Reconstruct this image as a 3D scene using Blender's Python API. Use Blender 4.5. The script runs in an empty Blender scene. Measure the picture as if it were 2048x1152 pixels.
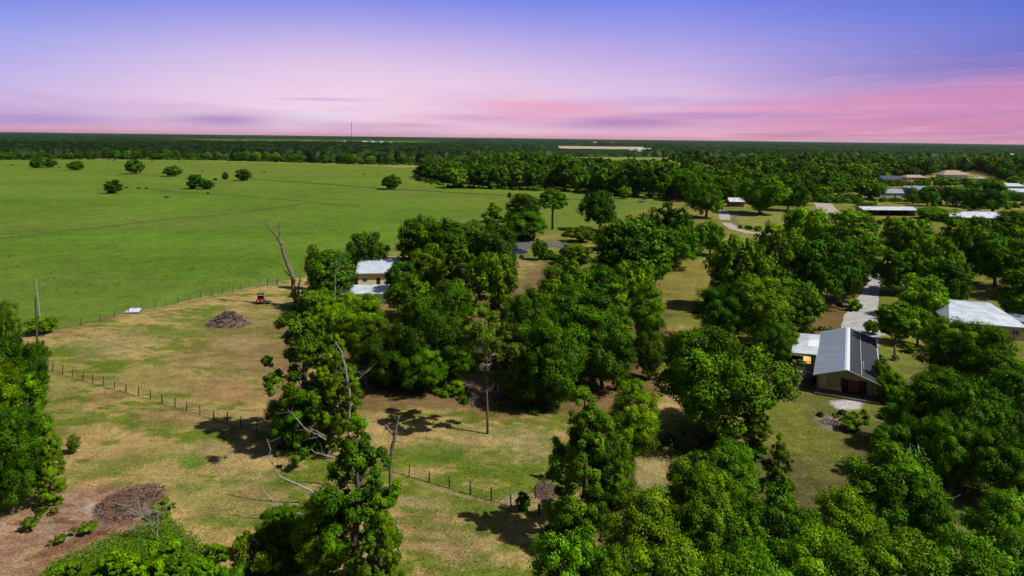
import bpy, math, random
import numpy as np
C = bpy.context.scene.collection
R = math.radians
# ---------------------------------------------------------------- camera
H, F, U0, V0, TILT = 38.0, 1334.0, 1024.0, 276.0, 0.0122      # eye height; focal length and horizon in photo pixels
cam = bpy.data.objects.new('camera', bpy.data.cameras.new('camera')); C.objects.link(cam)
cam.data.sensor_width = 36; cam.data.lens = 36 * F / 2048
cam.data.shift_y = -(576 - V0) / 2048
cam.data.clip_start = 1; cam.data.clip_end = 90000
cam.location = (0, 0, H)
from mathutils import Matrix, Vector
cam.rotation_euler = (Matrix.Rotation(R(90), 3, 'X') @ Matrix.Rotation(math.atan(TILT), 3, 'Z')).to_euler()
bpy.context.scene.camera = cam
sc = bpy.context.scene
sc.view_settings.view_transform = 'Standard'; sc.view_settings.look = 'None'
sc.view_settings.exposure = 0.0; sc.view_settings.gamma = 1
# ---------------------------------------------------------------- sky and sun
SUN_EL, SHX, SHY = 50, -0.94, 0.34                    # shadows fall to the left and away
def world():
    w = bpy.data.worlds.new('World'); sc.world = w; w.use_nodes = True
    nt = w.node_tree; nt.nodes.clear(); N = nt.nodes.new; L = nt.links.new
    def M(op, a, b=None, c=None, clamp=False):
        n = N('ShaderNodeMath'); n.operation = op; n.use_clamp = clamp
        for i, v in enumerate((a, b, c)):
            if v is None: continue
            if isinstance(v, (int, float)): n.inputs[i].default_value = v
            else: L(v, n.inputs[i])
        return n.outputs[0]
    def ramp(fac, stops, interp='LINEAR'):
        n = N('ShaderNodeValToRGB'); n.color_ramp.interpolation = interp
        e = n.color_ramp.elements
        while len(e) < len(stops): e.new(0.5)
        for q, (p, c) in zip(e, stops):
            q.position = p; q.color = tuple(((x/255+.055)/1.055)**2.4 if x > 10 else x/255/12.92 for x in c) + (1,)
        L(fac, n.inputs[0]); return n.outputs[0]
    def mix(f, a, b, mode='MIX'):
        n = N('ShaderNodeMix'); n.data_type = 'RGBA'; n.blend_type = mode
        if isinstance(f, (int, float)): n.inputs[0].default_value = f
        else: L(f, n.inputs[0])
        for i, v in ((6, a), (7, b)):
            if isinstance(v, tuple): n.inputs[i].default_value = tuple(((x/255+.055)/1.055)**2.4 for x in v) + (1,)
            else: L(v, n.inputs[i])
        return n.outputs[2]
    tc = N('ShaderNodeTexCoord'); sx = N('ShaderNodeSeparateXYZ'); L(tc.outputs['Generated'], sx.inputs[0])
    x, y, z = sx.outputs
    az = M('MULTIPLY', M('ARCTAN2', x, y), 57.29578)          # degrees right of the view's middle
    el = M('MULTIPLY', M('ARCSINE', z), 57.29578)
    t = M('DIVIDE', el, 40, clamp=True)
    base = ramp(t, [(0, (248, 176, 196)), (.035, (238, 186, 214)), (.09, (220, 190, 232)), (.17, (184, 168, 233)),
                    (.24, (146, 150, 236)), (.29, (118, 136, 235)), (.45, (66, 86, 190)), (.7, (22, 34, 96)), (1, (8, 14, 46))])
    left = ramp(t, [(0, (226, 175, 208)), (.035, (206, 180, 228)), (.09, (180, 174, 238)), (.17, (140, 158, 240)),
                    (.24, (112, 136, 232)), (.29, (96, 124, 226)), (.45, (60, 80, 190)), (.7, (22, 34, 96)), (1, (8, 14, 46))])
    right = ramp(t, [(0, (214, 130, 172)), (.035, (206, 136, 184)), (.09, (176, 140, 200)), (.17, (112, 124, 214)),
                    (.24, (90, 116, 214)), (.29, (84, 108, 206)), (.45, (52, 72, 170)), (.7, (22, 34, 96)), (1, (8, 14, 46))])
    wl = M('DIVIDE', M('SUBTRACT', -16, az), 22, clamp=True)
    wr = M('DIVIDE', M('SUBTRACT', az, 14), 26, clamp=True)
    col = mix(wr, mix(wl, base, left), right)
    # broad bright glow over the place where the sun goes down
    dx = M('DIVIDE', M('ADD', az, 13), 22); dy = M('DIVIDE', M('SUBTRACT', el, 2.0), 6.0)
    g = M('POWER', 2.718, M('MULTIPLY', M('ADD', M('MULTIPLY', dx, dx), M('MULTIPLY', dy, dy)), -1))
    col = mix(M('MULTIPLY', g, .88), col, (248, 220, 240))
    dx = M('DIVIDE', M('ADD', az, 17), 2.6); dy = M('DIVIDE', M('SUBTRACT', el, 1.5), .6)
    g = M('POWER', 2.718, M('MULTIPLY', M('ADD', M('MULTIPLY', dx, dx), M('MULTIPLY', dy, dy)), -1))
    col = mix(M('MULTIPLY', g, .6), col, (238, 234, 244))
    # thin streaked cloud: noise in azimuth and elevation, drawn out sideways
    cv = N('ShaderNodeCombineXYZ'); L(M('MULTIPLY', az, .045), cv.inputs[0]); L(M('MULTIPLY', el, .42), cv.inputs[1])
    n1 = N('ShaderNodeTexNoise'); L(cv.outputs[0], n1.inputs['Vector']); n1.inputs['Scale'].default_value = 1.25; n1.inputs['Detail'].default_value = 5; n1.inputs['Distortion'].default_value = .7
    low = M('SUBTRACT', 1, M('DIVIDE', el, 5.2, clamp=True), clamp=True)
    c1 = M('MULTIPLY', M('MULTIPLY', M('SUBTRACT', n1.outputs[0], .47), 6, clamp=True), low, clamp=True)
    col = mix(M('MULTIPLY', c1, .42), col, (178, 136, 196))
    cv2 = N('ShaderNodeCombineXYZ'); L(M('MULTIPLY', az, .05), cv2.inputs[0]); L(M('ADD', M('MULTIPLY', el, .5), 7.7), cv2.inputs[1])
    n2 = N('ShaderNodeTexNoise'); L(cv2.outputs[0], n2.inputs['Vector']); n2.inputs['Scale'].default_value = 1.1; n2.inputs['Detail'].default_value = 4; n2.inputs['Distortion'].default_value = .6
    c2 = M('MULTIPLY', M('MULTIPLY', M('SUBTRACT', n2.outputs[0], .47), 5, clamp=True), low, clamp=True)
    rightish = M('DIVIDE', M('ADD', az, 14), 20, clamp=True)
    col = mix(M('MULTIPLY', M('MULTIPLY', c2, .75), rightish), col, (242, 150, 184))
    # the pink bank that rises to the right
    cen = M('ADD', M('MULTIPLY', M('SUBTRACT', az, 12), .062), 1.95)
    wid = M('ADD', M('MULTIPLY', M('DIVIDE', M('SUBTRACT', az, 12), 28, clamp=True), 1.0), .5)
    q = M('DIVIDE', M('SUBTRACT', M('ADD', el, M('MULTIPLY', M('SUBTRACT', n1.outputs[0], .5), 1.2)), cen), wid)
    b = M('POWER', 2.718, M('MULTIPLY', M('MULTIPLY', q, q), -1))
    b = M('MULTIPLY', b, M('DIVIDE', M('SUBTRACT', az, 4), 16, clamp=True))
    col = mix(M('MULTIPLY', b, .58), col, (228, 140, 182))
    q = M('DIVIDE', M('SUBTRACT', el, M('ADD', cen, 2.4)), 1.5)
    b = M('MULTIPLY', M('POWER', 2.718, M('MULTIPLY', M('MULTIPLY', q, q), -1)), M('DIVIDE', M('SUBTRACT', az, 16), 20, clamp=True))
    col = mix(M('MULTIPLY', b, .45), col, (104, 106, 190))
    for a0, e0, ra, re, cc, kk in ((-23.6, 1.15, 3.6, .5, (164, 132, 192), .8), (-36, .85, 5, .5, (168, 146, 208), .7), (9.6, 1.3, 6.5, .65, (176, 126, 186), .85), (17, 2.0, 7, .3, (176, 140, 206), .7), (23, .5, 5, .35, (176, 110, 158), .7),
                                   (2.5, 2.7, 7.5, .55, (240, 160, 192), .75), (-15.6, 3.0, 3.6, .13, (196, 166, 220), .6), (13, 3.1, 8, .5, (196, 164, 218), .5), (-9, .9, 5, .35, (206, 140, 178), .6), (-3, 1.7, 6, .35, (206, 152, 200), .6),
                                   (30, 1.7, 9, .5, (196, 126, 172), .5), (36, .7, 5, .5, (170, 120, 178), .6)):
        wv = M('MULTIPLY', M('SUBTRACT', n2.outputs[0], .5), 2.0)
        dx = M('DIVIDE', M('SUBTRACT', az, a0), ra); dy = M('ADD', M('DIVIDE', M('SUBTRACT', el, e0), re), wv)
        g = M('POWER', 2.718, M('MULTIPLY', M('ADD', M('MULTIPLY', dx, dx), M('MULTIPLY', dy, dy)), -1)); col = mix(M('MULTIPLY', g, kk), col, cc)
    # salmon line on the horizon
    hz = M('SUBTRACT', 1, M('DIVIDE', el, .9, clamp=True))
    col = mix(M('MULTIPLY', M('MULTIPLY', hz, hz), .8), col, (252, 158, 172))
    # fine wisps drawn out by the wind
    cv3 = N('ShaderNodeCombineXYZ'); L(M('ADD', M('MULTIPLY', az, .09), M('MULTIPLY', el, .05)), cv3.inputs[0]); L(M('ADD', M('MULTIPLY', el, 1.5), M('MULTIPLY', az, -.05)), cv3.inputs[1])
    n3 = N('ShaderNodeTexNoise'); L(cv3.outputs[0], n3.inputs['Vector']); n3.inputs['Scale'].default_value = 1.0; n3.inputs['Detail'].default_value = 7; n3.inputs['Roughness'].default_value = .62; n3.inputs['Distortion'].default_value = 1.2
    lw = M('SUBTRACT', 1, M('DIVIDE', el, 8.5, clamp=True), clamp=True)
    col = mix(M('MULTIPLY', M('MULTIPLY', M('MULTIPLY', M('SUBTRACT', n3.outputs[0], .52), 5, clamp=True), lw), .55), col, (246, 196, 216))
    col = mix(M('MULTIPLY', M('MULTIPLY', M('MULTIPLY', M('SUBTRACT', .47, n3.outputs[0]), 5, clamp=True), lw), .22), col, (170, 134, 194))
    # the sky opposite the afterglow is already dim
    bk = M('DIVIDE', M('SUBTRACT', M('ABSOLUTE', az), 55), 35, clamp=True); col = mix(bk, col, (70, 80, 140))
    # higher up the dusk hands over to the plain atmosphere
    sky = N('ShaderNodeTexSky'); sky.sky_type = 'NISHITA'; sky.sun_disc = False
    sky.sun_elevation = R(SUN_EL); sky.sun_rotation = math.atan2(-SHX, -SHY)
    b1 = N('ShaderNodeBackground'); L(sky.outputs[0], b1.inputs[0]); b1.inputs[1].default_value = 0.05
    b2 = N('ShaderNodeBackground'); L(col, b2.inputs[0]); b2.inputs[1].default_value = 0.97
    ms = N('ShaderNodeMixShader'); L(M('DIVIDE', M('SUBTRACT', el, 13), 14, clamp=True), ms.inputs[0])
    L(b2.outputs[0], ms.inputs[1]); L(b1.outputs[0], ms.inputs[2])
    o = N('ShaderNodeOutputWorld'); L(ms.outputs[0], o.inputs[0])
world()
sun = bpy.data.objects.new('sun', bpy.data.lights.new('sun', 'SUN')); C.objects.link(sun)
sun.data.energy = 5.0; sun.data.angle = R(.5); sun.data.color = (1, .965, .9)
_d = Vector((SHX * math.cos(R(SUN_EL)), SHY * math.cos(R(SUN_EL)), -math.sin(R(SUN_EL))))
sun.rotation_euler = _d.to_track_quat('-Z', 'Y').to_euler(); sun.location = (60, -40, 120)

# ---------------------------------------------------------------- helpers
CA, SA = math.cos(math.atan(TILT)), math.sin(math.atan(TILT))
def at(u, v, h=0.0):
    """ground point (or point at height h) seen at photo pixel u, v"""
    du, dv = u - U0, v - V0
    a, b = du * CA + dv * SA, -du * SA + dv * CA
    Y = F * (H - h) / b
    return (a * Y / F, Y, h)
def pix(X, Y, h=0.0):
    a, b = F * X / Y, F * (H - h) / Y
    return (U0 + a * CA - b * SA, V0 + a * SA + b * CA)
def tag(o, label=None, cat=None, group=None, kind=None):
    if label: o['label'] = label
    if cat: o['category'] = cat
    if group: o['group'] = group
    if kind: o['kind'] = kind
    return o
def empty(name, loc, rz=0.0, label=None, cat=None, group=None):
    o = bpy.data.objects.new(name, None); C.objects.link(o)
    o.location = loc; o.rotation_euler = (0, 0, rz); o.empty_display_size = .5
    return tag(o, label, cat, group)
def link(name, me, parent=None, loc=None):
    o = bpy.data.objects.new(name, me); C.objects.link(o)
    if parent is not None: o.parent = parent
    if loc is not None: o.location = loc
    return o
def copy_tree(o, parent=None):
    c = o.copy(); C.objects.link(c)
    if parent is not None: c.parent = parent
    for ch in list(o.children): copy_tree(ch, c)
    return c
def np_mesh(name, V, Fq, mat, tint=None, smooth=False):
    """V (n,3); Fq (m,k) all faces with k corners"""
    me = bpy.data.meshes.new(name); V = np.asarray(V, np.float32); Fq = np.asarray(Fq, np.int32)
    me.vertices.add(len(V)); me.vertices.foreach_set('co', V.ravel())
    m, k = Fq.shape; me.loops.add(m * k); me.loops.foreach_set('vertex_index', Fq.ravel())
    me.polygons.add(m); me.polygons.foreach_set('loop_start', np.arange(m, dtype=np.int32) * k)
    me.polygons.foreach_set('loop_total', np.full(m, k, np.int32))
    if smooth: me.polygons.foreach_set('use_smooth', np.ones(m, bool))
    if tint is not None:
        a = me.attributes.new('tint', 'FLOAT_COLOR', 'POINT'); a.data.foreach_set('color', np.asarray(tint, np.float32).ravel())
    me.materials.append(mat); me.update(calc_edges=True); return me
class MB:
    def __init__(s): s.v = []; s.f = []
    def add(s, vs, fs):
        n = len(s.v); s.v += [tuple(v) for v in vs]; s.f += [tuple(i + n for i in f) for f in fs]; return s
    def box(s, c, d, rz=0.0, M=None):
        x, y, z = d[0]/2, d[1]/2, d[2]/2; ca, sa = math.cos(rz), math.sin(rz)
        vs = [(a*x*ca - b*y*sa + c[0], a*x*sa + b*y*ca + c[1], e*z + c[2]) for e in (-1, 1) for b in (-1, 1) for a in (-1, 1)]
        return s.add(vs, [(0,2,3,1), (4,5,7,6), (0,1,5,4), (2,6,7,3), (0,4,6,2), (1,3,7,5)])
    def prism(s, poly, a, b, axis='y'):
        """poly in the two other axes, extruded from a to b"""
        n = len(poly)
        def P(p, t): return {'y': (p[0], t, p[1]), 'x': (t, p[0], p[1]), 'z': (p[0], p[1], t)}[axis]
        vs = [P(p, a) for p in poly] + [P(p, b) for p in poly]
        return s.add(vs, [tuple(range(n))[::-1], tuple(range(n, 2*n))] + [(i, (i+1) % n, n + (i+1) % n, n + i) for i in range(n)])
    def tube(s, pts, rad, n=7, cap=True):
        pts = [Vector(p) for p in pts]; base = len(s.v); up = Vector((0.13, 0.97, .2))
        for i, p in enumerate(pts):
            d = (pts[min(i+1, len(pts)-1)] - pts[max(i-1, 0)]); d = d.normalized() if d.length > 1e-6 else Vector((0,0,1))
            a = d.cross(up); a = a.normalized() if a.length > 1e-3 else d.cross(Vector((1,0,0))).normalized(); b = d.cross(a)
            r = rad[i] if hasattr(rad, '__len__') else rad
            for k in range(n):
                t = 2*math.pi*k/n; s.v.append(tuple(p + a*(r*math.cos(t)) + b*(r*math.sin(t))))
        for i in range(len(pts)-1):
            for k in range(n):
                s.f.append((base+i*n+k, base+i*n+(k+1) % n, base+(i+1)*n+(k+1) % n, base+(i+1)*n+k))
        if cap:
            s.f.append(tuple(base+k for k in range(n))[::-1]); s.f.append(tuple(base+(len(pts)-1)*n+k for k in range(n)))
        return s
    def mesh(s, name, mat, smooth=False):
        me = bpy.data.meshes.new(name); me.from_pydata(s.v, [], s.f); me.materials.append(mat)
        if smooth:
            for p in me.polygons: p.use_smooth = True
        me.update(); return me
    def build(s, name, mat, parent=None, smooth=False, loc=None, label=None):
        o = link(name, s.mesh(name, mat, smooth), parent, loc)
        if label: o['label'] = label
        return o
# ---------------------------------------------------------------- materials
def material(name, col, rough=.8, noise=None, metallic=0.0, spec=.3, bump=None, emit=None, stripes=None, obj_var=0.0):
    """plain surface with noise mottling: noise=(scale, amount, second colour)"""
    m = bpy.data.materials.new(name); m.use_nodes = True; nt = m.node_tree; N = nt.nodes.new; L = nt.links.new
    b = nt.nodes['Principled BSDF']; b.inputs['Base Color'].default_value = (*col, 1)
    b.inputs['Roughness'].default_value = rough; b.inputs['Metallic'].default_value = metallic
    b.inputs['Specular IOR Level'].default_value = spec
    tc = N('ShaderNodeTexCoord')
    if noise:
        n = N('ShaderNodeTexNoise'); L(tc.outputs['Object'], n.inputs['Vector']); n.inputs['Scale'].default_value = noise[0]; n.inputs['Detail'].default_value = 6
        r = N('ShaderNodeMapRange'); L(n.outputs[0], r.inputs[0]); r.inputs[1].default_value = .35; r.inputs[2].default_value = .65; r.inputs[4].default_value = noise[1]
        x = N('ShaderNodeMix'); x.data_type = 'RGBA'; L(r.outputs[0], x.inputs[0]); x.inputs[6].default_value = (*col, 1); x.inputs[7].default_value = (*noise[2], 1)
        L(x.outputs[2], b.inputs['Base Color'])
        if bump:
            bp = N('ShaderNodeBump'); bp.inputs['Strength'].default_value = bump; bp.inputs['Distance'].default_value = .05
            L(n.outputs[0], bp.inputs['Height']); L(bp.outputs[0], b.inputs['Normal'])
    if stripes:                                       # corrugated sheet: stripes=(axis vector, scale, strength)
        w = N('ShaderNodeTexWave'); w.wave_type = 'BANDS'; w.bands_direction = stripes[0]; w.inputs['Scale'].default_value = stripes[1]
        L(tc.outputs['Object'], w.inputs['Vector'])
        bp = N('ShaderNodeBump'); bp.inputs['Strength'].default_value = stripes[2]; bp.inputs['Distance'].default_value = .04
        L(w.outputs['Fac'], bp.inputs['Height']); L(bp.outputs[0], b.inputs['Normal'])
    if emit:
        b.inputs['Emission Color'].default_value = (*emit[0], 1); b.inputs['Emission Strength'].default_value = emit[1]
    return m
def leaf_material(name, col, trans=.12, var=.35, red=(1.5, .9, .8)):
    m = bpy.data.materials.new(name); m.use_nodes = True; nt = m.node_tree; nt.nodes.clear(); N = nt.nodes.new; L = nt.links.new
    at_ = N('ShaderNodeAttribute'); at_.attribute_name = 'tint'
    oi = N('ShaderNodeObjectInfo')
    hs = N('ShaderNodeHueSaturation')
    mh = N('ShaderNodeMapRange'); L(oi.outputs['Random'], mh.inputs[0]); mh.inputs[3].default_value = .490; mh.inputs[4].default_value = .520; L(mh.outputs[0], hs.inputs['Hue'])
    f = N('ShaderNodeMath'); f.operation = 'MULTIPLY'; L(oi.outputs['Random'], f.inputs[0]); f.inputs[1].default_value = 7.31
    f2 = N('ShaderNodeMath'); f2.operation = 'FRACT'; L(f.outputs[0], f2.inputs[0])
    mv = N('ShaderNodeMapRange'); L(f2.outputs[0], mv.inputs[0]); mv.inputs[3].default_value = 1 - var; mv.inputs[4].default_value = 1 + var; L(mv.outputs[0], hs.inputs['Value'])
    mm = N('ShaderNodeMix'); mm.data_type = 'RGBA'; mm.blend_type = 'MULTIPLY'; mm.inputs[0].default_value = 1
    L(at_.outputs['Color'], mm.inputs[6]); mm.inputs[7].default_value = (*col, 1); L(mm.outputs[2], hs.inputs['Color']); hs.inputs['Saturation'].default_value = 1.1
    d = N('ShaderNodeBsdfDiffuse'); L(hs.outputs[0], d.inputs[0]); t = N('ShaderNodeBsdfTranslucent'); L(hs.outputs[0], t.inputs[0])
    g = N('ShaderNodeBsdfGlossy'); g.inputs['Roughness'].default_value = .45; g.inputs[0].default_value = (.5, .55, .5, 1)
    s = N('ShaderNodeMixShader'); s.inputs[0].default_value = trans; L(d.outputs[0], s.inputs[1]); L(t.outputs[0], s.inputs[2])
    s2 = N('ShaderNodeMixShader'); s2.inputs[0].default_value = .012; L(s.outputs[0], s2.inputs[1]); L(g.outputs[0], s2.inputs[2])
    o = N('ShaderNodeOutputMaterial'); L(s2.outputs[0], o.inputs[0]); return m
# ---------------------------------------------------------------- ground
def fade(d, a, b): return np.clip((d - a) / (b - a), 0, 1)
def smooth(t): return t * t * (3 - 2 * t)
def hash2(i, j, k=0):
    h = (i.astype(np.int64) * 374761393 + j.astype(np.int64) * 668265263 + k * 974634777) & 0xffffffff
    h = ((h ^ (h >> 13)) * 1274126177) & 0xffffffff
    return ((h ^ (h >> 16)) & 0xffffff) / float(0xffffff)
def vnoise(x, y, k=0):
    i, j = np.floor(x), np.floor(y); fx, fy = smooth(x - i), smooth(y - j); i = i.astype(np.int64); j = j.astype(np.int64)
    return (hash2(i, j, k) * (1-fx) + hash2(i+1, j, k) * fx) * (1-fy) + (hash2(i, j+1, k) * (1-fx) + hash2(i+1, j+1, k) * fx) * fy
def fbm(x, y, k=0, n=4):
    s = 0; a = .5; t = 0
    for q in range(n): s = s + a * vnoise(x, y, k + q * 17); t += a; a *= .55; x = x * 2.03 + 5.1; y = y * 2.03 + 1.7
    return s / t
def inside(px, py, poly):
    """signed distance in the polygon's own units, positive inside"""
    d = np.full(px.shape, 1e9); c = np.zeros(px.shape, bool); n = len(poly)
    for i in range(n):
        (x1, y1), (x2, y2) = poly[i], poly[(i+1) % n]
        ex, ey = x2-x1, y2-y1; t = np.clip(((px-x1)*ex + (py-y1)*ey) / (ex*ex+ey*ey+1e-9), 0, 1)
        d = np.minimum(d, (px-x1-t*ex)**2 + (py-y1-t*ey)**2)
        cond = ((y1 > py) != (y2 > py)) & (px < (x2-x1) * (py-y1) / (y2-y1+1e-12) + x1); c ^= cond
    return np.where(c, 1, -1) * np.sqrt(d)
def ground_colour(X, Y):
    """albedo of the land at world X, Y (soil, dry grass and pasture where they lie)"""
    sh = X.shape; Ys = np.where(Y > 20, Y, 20.0); a, b = F*X/Ys, F*H/Ys
    u, v = U0 + a*CA - b*SA, V0 + a*SA + b*CA
    wob = (fbm(X*.16, Y*.16, 3) - .5); wob2 = fbm(X*.05, Y*.05, 9) - .5
    uu, vv = u + wob*16*np.clip((v-250)/250, .1, 2), v + wob2*10*np.clip((v-250)/250, .1, 2)
    col = np.zeros(sh + (3,)); 
    dry = np.array((.36, .255, .095)); grn = np.array((.115, .155, .014)); soil = np.array((.16, .082, .038)); lush = np.array((.082, .162, .012))
    n1 = fbm(X*.11 + Y*.03, Y*.26, 1, 5); n2 = fbm(X*.45, Y*1.0, 2, 5); n3 = fbm(X*.045, Y*.07, 5, 4)
    t = smooth(np.clip((n1*.5 + n2*.45 + n3*.25 - .55) * 6.5, 0, 1))[..., None]
    col = dry * (1-t) + grn * t
    s = smooth(np.clip((fbm(X*.07+3, Y*.12, 7, 5) - .60) * 9, 0, 1))[..., None] * .55; col = col * (1-s) + soil * s
    rough = np.ones(sh)                                    # 1 = patchy paddock, 0 = even pasture
    def lay(mask, c, k=1.0):
        nonlocal col
        m = (np.clip(mask, 0, 1) * k)[..., None]; col = col * (1-m) + np.array(c) * m
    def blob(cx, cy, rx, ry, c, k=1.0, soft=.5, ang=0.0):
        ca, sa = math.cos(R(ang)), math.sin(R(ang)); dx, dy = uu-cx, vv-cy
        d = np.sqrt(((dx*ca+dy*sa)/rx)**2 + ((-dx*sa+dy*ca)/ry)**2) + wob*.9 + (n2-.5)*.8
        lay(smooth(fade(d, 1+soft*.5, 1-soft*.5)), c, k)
    lawn = np.array((.135, .155, .022)); ochre = np.array((.22, .18, .045))
    # grass round the houses on the right and centre
    P = inside(uu, vv, [(1490, 800), (1560, 700), (1300, 640), (1180, 560), (1000, 500), (1000, 440), (1500, 380), (2300, 330), (2500, 1000), (1750, 950), (1650, 1010), (1500, 1000)])
    m = fade(P, -10, 14); lay(m, lawn*.5 + ochre*.5, .8); rough = rough * (1 - .6*np.clip(m, 0, 1))
    lay(fade(P, -10, 14) * smooth(np.clip((n3-.42)*6, 0, 1)), lawn, .8)
    P = inside(uu, vv, [(1545, 730), (1640, 720), (1640, 800), (1760, 830), (1760, 960), (1690, 1010), (1600, 1000), (1550, 900), (1530, 800)])
    lay(fade(P, -6, 10), (.145, .155, .025), .9)
    P = inside(uu, vv, [(1750, 660), (1830, 655), (1850, 740), (1800, 770), (1760, 760)]); lay(fade(P, -5, 6), (.16, .18, .028), .9)
    P = inside(uu, vv, [(1320, 540), (1420, 515), (1440, 560), (1330, 640), (1300, 600)]); lay(fade(P, -6, 8), (.20, .165, .035), .9)
    P = inside(uu, vv, [(1460, 428), (1570, 424), (1600, 460), (1500, 462), (1470, 448)]); lay(fade(P, -2, 2), (.19, .20, .04), .95)
    # leaf litter under the trees in the middle
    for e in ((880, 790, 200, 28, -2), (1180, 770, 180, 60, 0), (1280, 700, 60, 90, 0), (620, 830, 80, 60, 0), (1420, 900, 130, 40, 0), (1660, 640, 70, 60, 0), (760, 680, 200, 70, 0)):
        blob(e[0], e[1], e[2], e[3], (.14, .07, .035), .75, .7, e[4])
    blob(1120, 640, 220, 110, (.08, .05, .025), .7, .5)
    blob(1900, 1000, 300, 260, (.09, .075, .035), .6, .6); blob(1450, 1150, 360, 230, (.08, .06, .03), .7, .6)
    # the paddock's own patches
    G = (.075, .135, .010); D = (.36, .265, .13); B = (.20, .12, .058)
    for e in ((150, 700, 70, 14, G, .6, -10), (240, 690, 90, 22, D, .45, -8), (300, 760, 120, 26, G, .35, 12), (450, 700, 110, 34, B, .5, -14),
              (520, 720, 80, 32, B, .55, -8), (470, 790, 90, 22, (.26, .13, .065), .6, 8), (340, 830, 90, 20, B, .45, 6), (300, 850, 60, 14, G, .5, 0), (240, 930, 110, 16, G, .5, -12),
              (330, 905, 110, 22, G, .35, -10), (385, 920, 30, 15, (.09, .19, .012), .9, -12), (430, 890, 60, 10, D, .5, -8), (420, 865, 32, 9, G, .5, 0),
              (235, 970, 40, 8, G, .9, -8), (470, 655, 90, 22, (.17, .13, .05), .5, -8), (480, 690, 60, 14, D, .4, -8), (360, 655, 80, 20, G, .3, -20),
              (560, 760, 40, 34, B, .6, 0), (870, 800, 130, 20, B, .5, 0), (860, 905, 60, 22, G, .75, -6), (1000, 930, 110, 26, G, .4, 8), (960, 870, 110, 24, D, .4, 6),
              (1060, 890, 50, 40, D, .5, 0), (820, 1000, 60, 12, D, .7, 10), (900, 1000, 60, 14, G, .5, 10), (850, 1070, 70, 40, B, .35, 20), (960, 1010, 50, 30, G, .55, 0),
              (930, 1100, 80, 50, D, .3, 0), (1040, 1000, 40, 22, (.30, .22, .15), .7, 0), (500, 940, 70, 40, D, .35, 0), (520, 1010, 60, 40, (.27, .17, .08), .5, 0),
              (420, 1000, 90, 40, (.16, .20, .04), .45, 20), (120, 800, 80, 60, G, .4, 60), (560, 980, 50, 40, G, .35, 0), (1300, 890, 60, 50, (.22, .20, .06), .8, 0), (1310, 960, 60, 40, D, .6, 0)):
        blob(e[0], e[1], e[2], e[3], e[4], e[5], .8, e[6])
    # bare track and wash at the lower left
    P = inside(uu, vv, [(-500, 1120), (-100, 1040), (0, 1030), (120, 985), (200, 960), (300, 975), (330, 1010), (260, 1060), (190, 1085), (110, 1115), (60, 1152), (-100, 1300), (-600, 1400)])
    lay(fade(P + (n2-.5)*30, -12, 16), (.30, .165, .105), .95); m0 = fade(P, -12, 16)
    lay(m0 * smooth(np.clip((fbm(X*.5, Y*1.4, 31, 4)-.5)*6, 0, 1)), (.38, .26, .19), .8)
    lay(m0 * smooth(np.clip((fbm(X*.35, Y*1.0, 37, 4)-.55)*7, 0, 1)), (.15, .075, .05), .8)
    blob(195, 1015, 26, 14, (.50, .40, .33), .9, .4, -10); blob(285, 985, 14, 10, (.45, .34, .25), .8, .4); blob(60, 1110, 60, 16, (.42, .30, .17), .6, .6, -20)
    blob(140, 1085, 90, 10, (.17, .07, .04), .8, .5, -20); blob(240, 1020, 60, 34, (.16, .07, .06), .7, .7, -10)
    P = inside(uu, vv, [(60, 1180), (110, 1130), (200, 1085), (260, 1065), (300, 1040), (330, 1030), (400, 1085), (470, 1180), (300, 1500), (-100, 1500)])
    lay(fade(P, -8, 12), (.065, .13, .010), .95)
    # gravel apron by the house, driveway edge
    blob(1700, 806, 34, 10, (.44, .42, .42), .95, .4, 4); blob(1668, 846, 34, 13, (.22, .18, .14), .7, .7, 8)
    blob(1745, 660, 50, 12, (.45, .42, .40), .9, .4, 4)
    # the big pasture
    P1 = inside(u + wob*6, v + wob2*3, [(-3000, 1400), (-700, 780), (0, 683), (80, 667), (162, 651), (229, 634), (282, 622), (332, 613), (380, 600), (424, 592), (465, 583), (499, 575), (560, 564), (620, 552),
                         (700, 530), (800, 500), (930, 500), (1060, 470), (1240, 440), (1260, 425), (1345, 408), (1340, 385), (1200, 370), (1000, 350), (860, 335), (500, 322), (0, 316), (-3000, 290)])
    m = fade(P1, -1.5, 3); far = np.clip((Y-130)/420, 0, 1)[..., None]
    pc = lush*(1-far) + np.array((.108, .168, .014))*far
    nn = fbm(X*.022, Y*.03, 41, 5)[..., None]; pc = pc * (.62 + .5*nn + .30*fbm(X*.11, Y*.09, 43, 4)[..., None]); y2 = smooth(np.clip((fbm(X*.012, Y*.02, 51, 4)-.45)*5, 0, 1))[..., None]
    pc = pc*(1-.35*y2) + np.array((.14, .165, .03))*.35*y2
    mm = np.clip(m, 0, 1)[..., None]; col = col*(1-mm) + pc*mm; rough = rough*(1-.85*np.clip(m, 0, 1))
    nearx = fade(u, 860, 1060)*m*.6; lay(nearx * fade(v, 380, 400), (.125, .165, .025))
    # worn lines across the pasture: cattle trails and an old ditch
    def trail(pts, w, c, k):
        d = np.full(sh, 1e9)
        for (x1, y1), (x2, y2) in zip(pts[:-1], pts[1:]):
            ex, ey = x2-x1, y2-y1; tt = np.clip(((u-x1)*ex + (v-y1)*ey)/(ex*ex+ey*ey), 0, 1); d = np.minimum(d, np.hypot(u-x1-tt*ex, v-y1-tt*ey))
        lay(smooth(fade(d + (n2-.5)*1.2*w, w, w*.3)), c, k)
    trail([(-100, 485), (0, 477), (60, 469), (120, 463), (200, 455), (320, 440), (440, 430), (520, 420), (590, 411), (610, 405), (720, 412)], 2.2, (.07, .085, .018), .62)
    trail([(-100, 482), (0, 473), (120, 460), (320, 437), (440, 427)], 1.0, (.20, .19, .06), .4)
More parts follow.
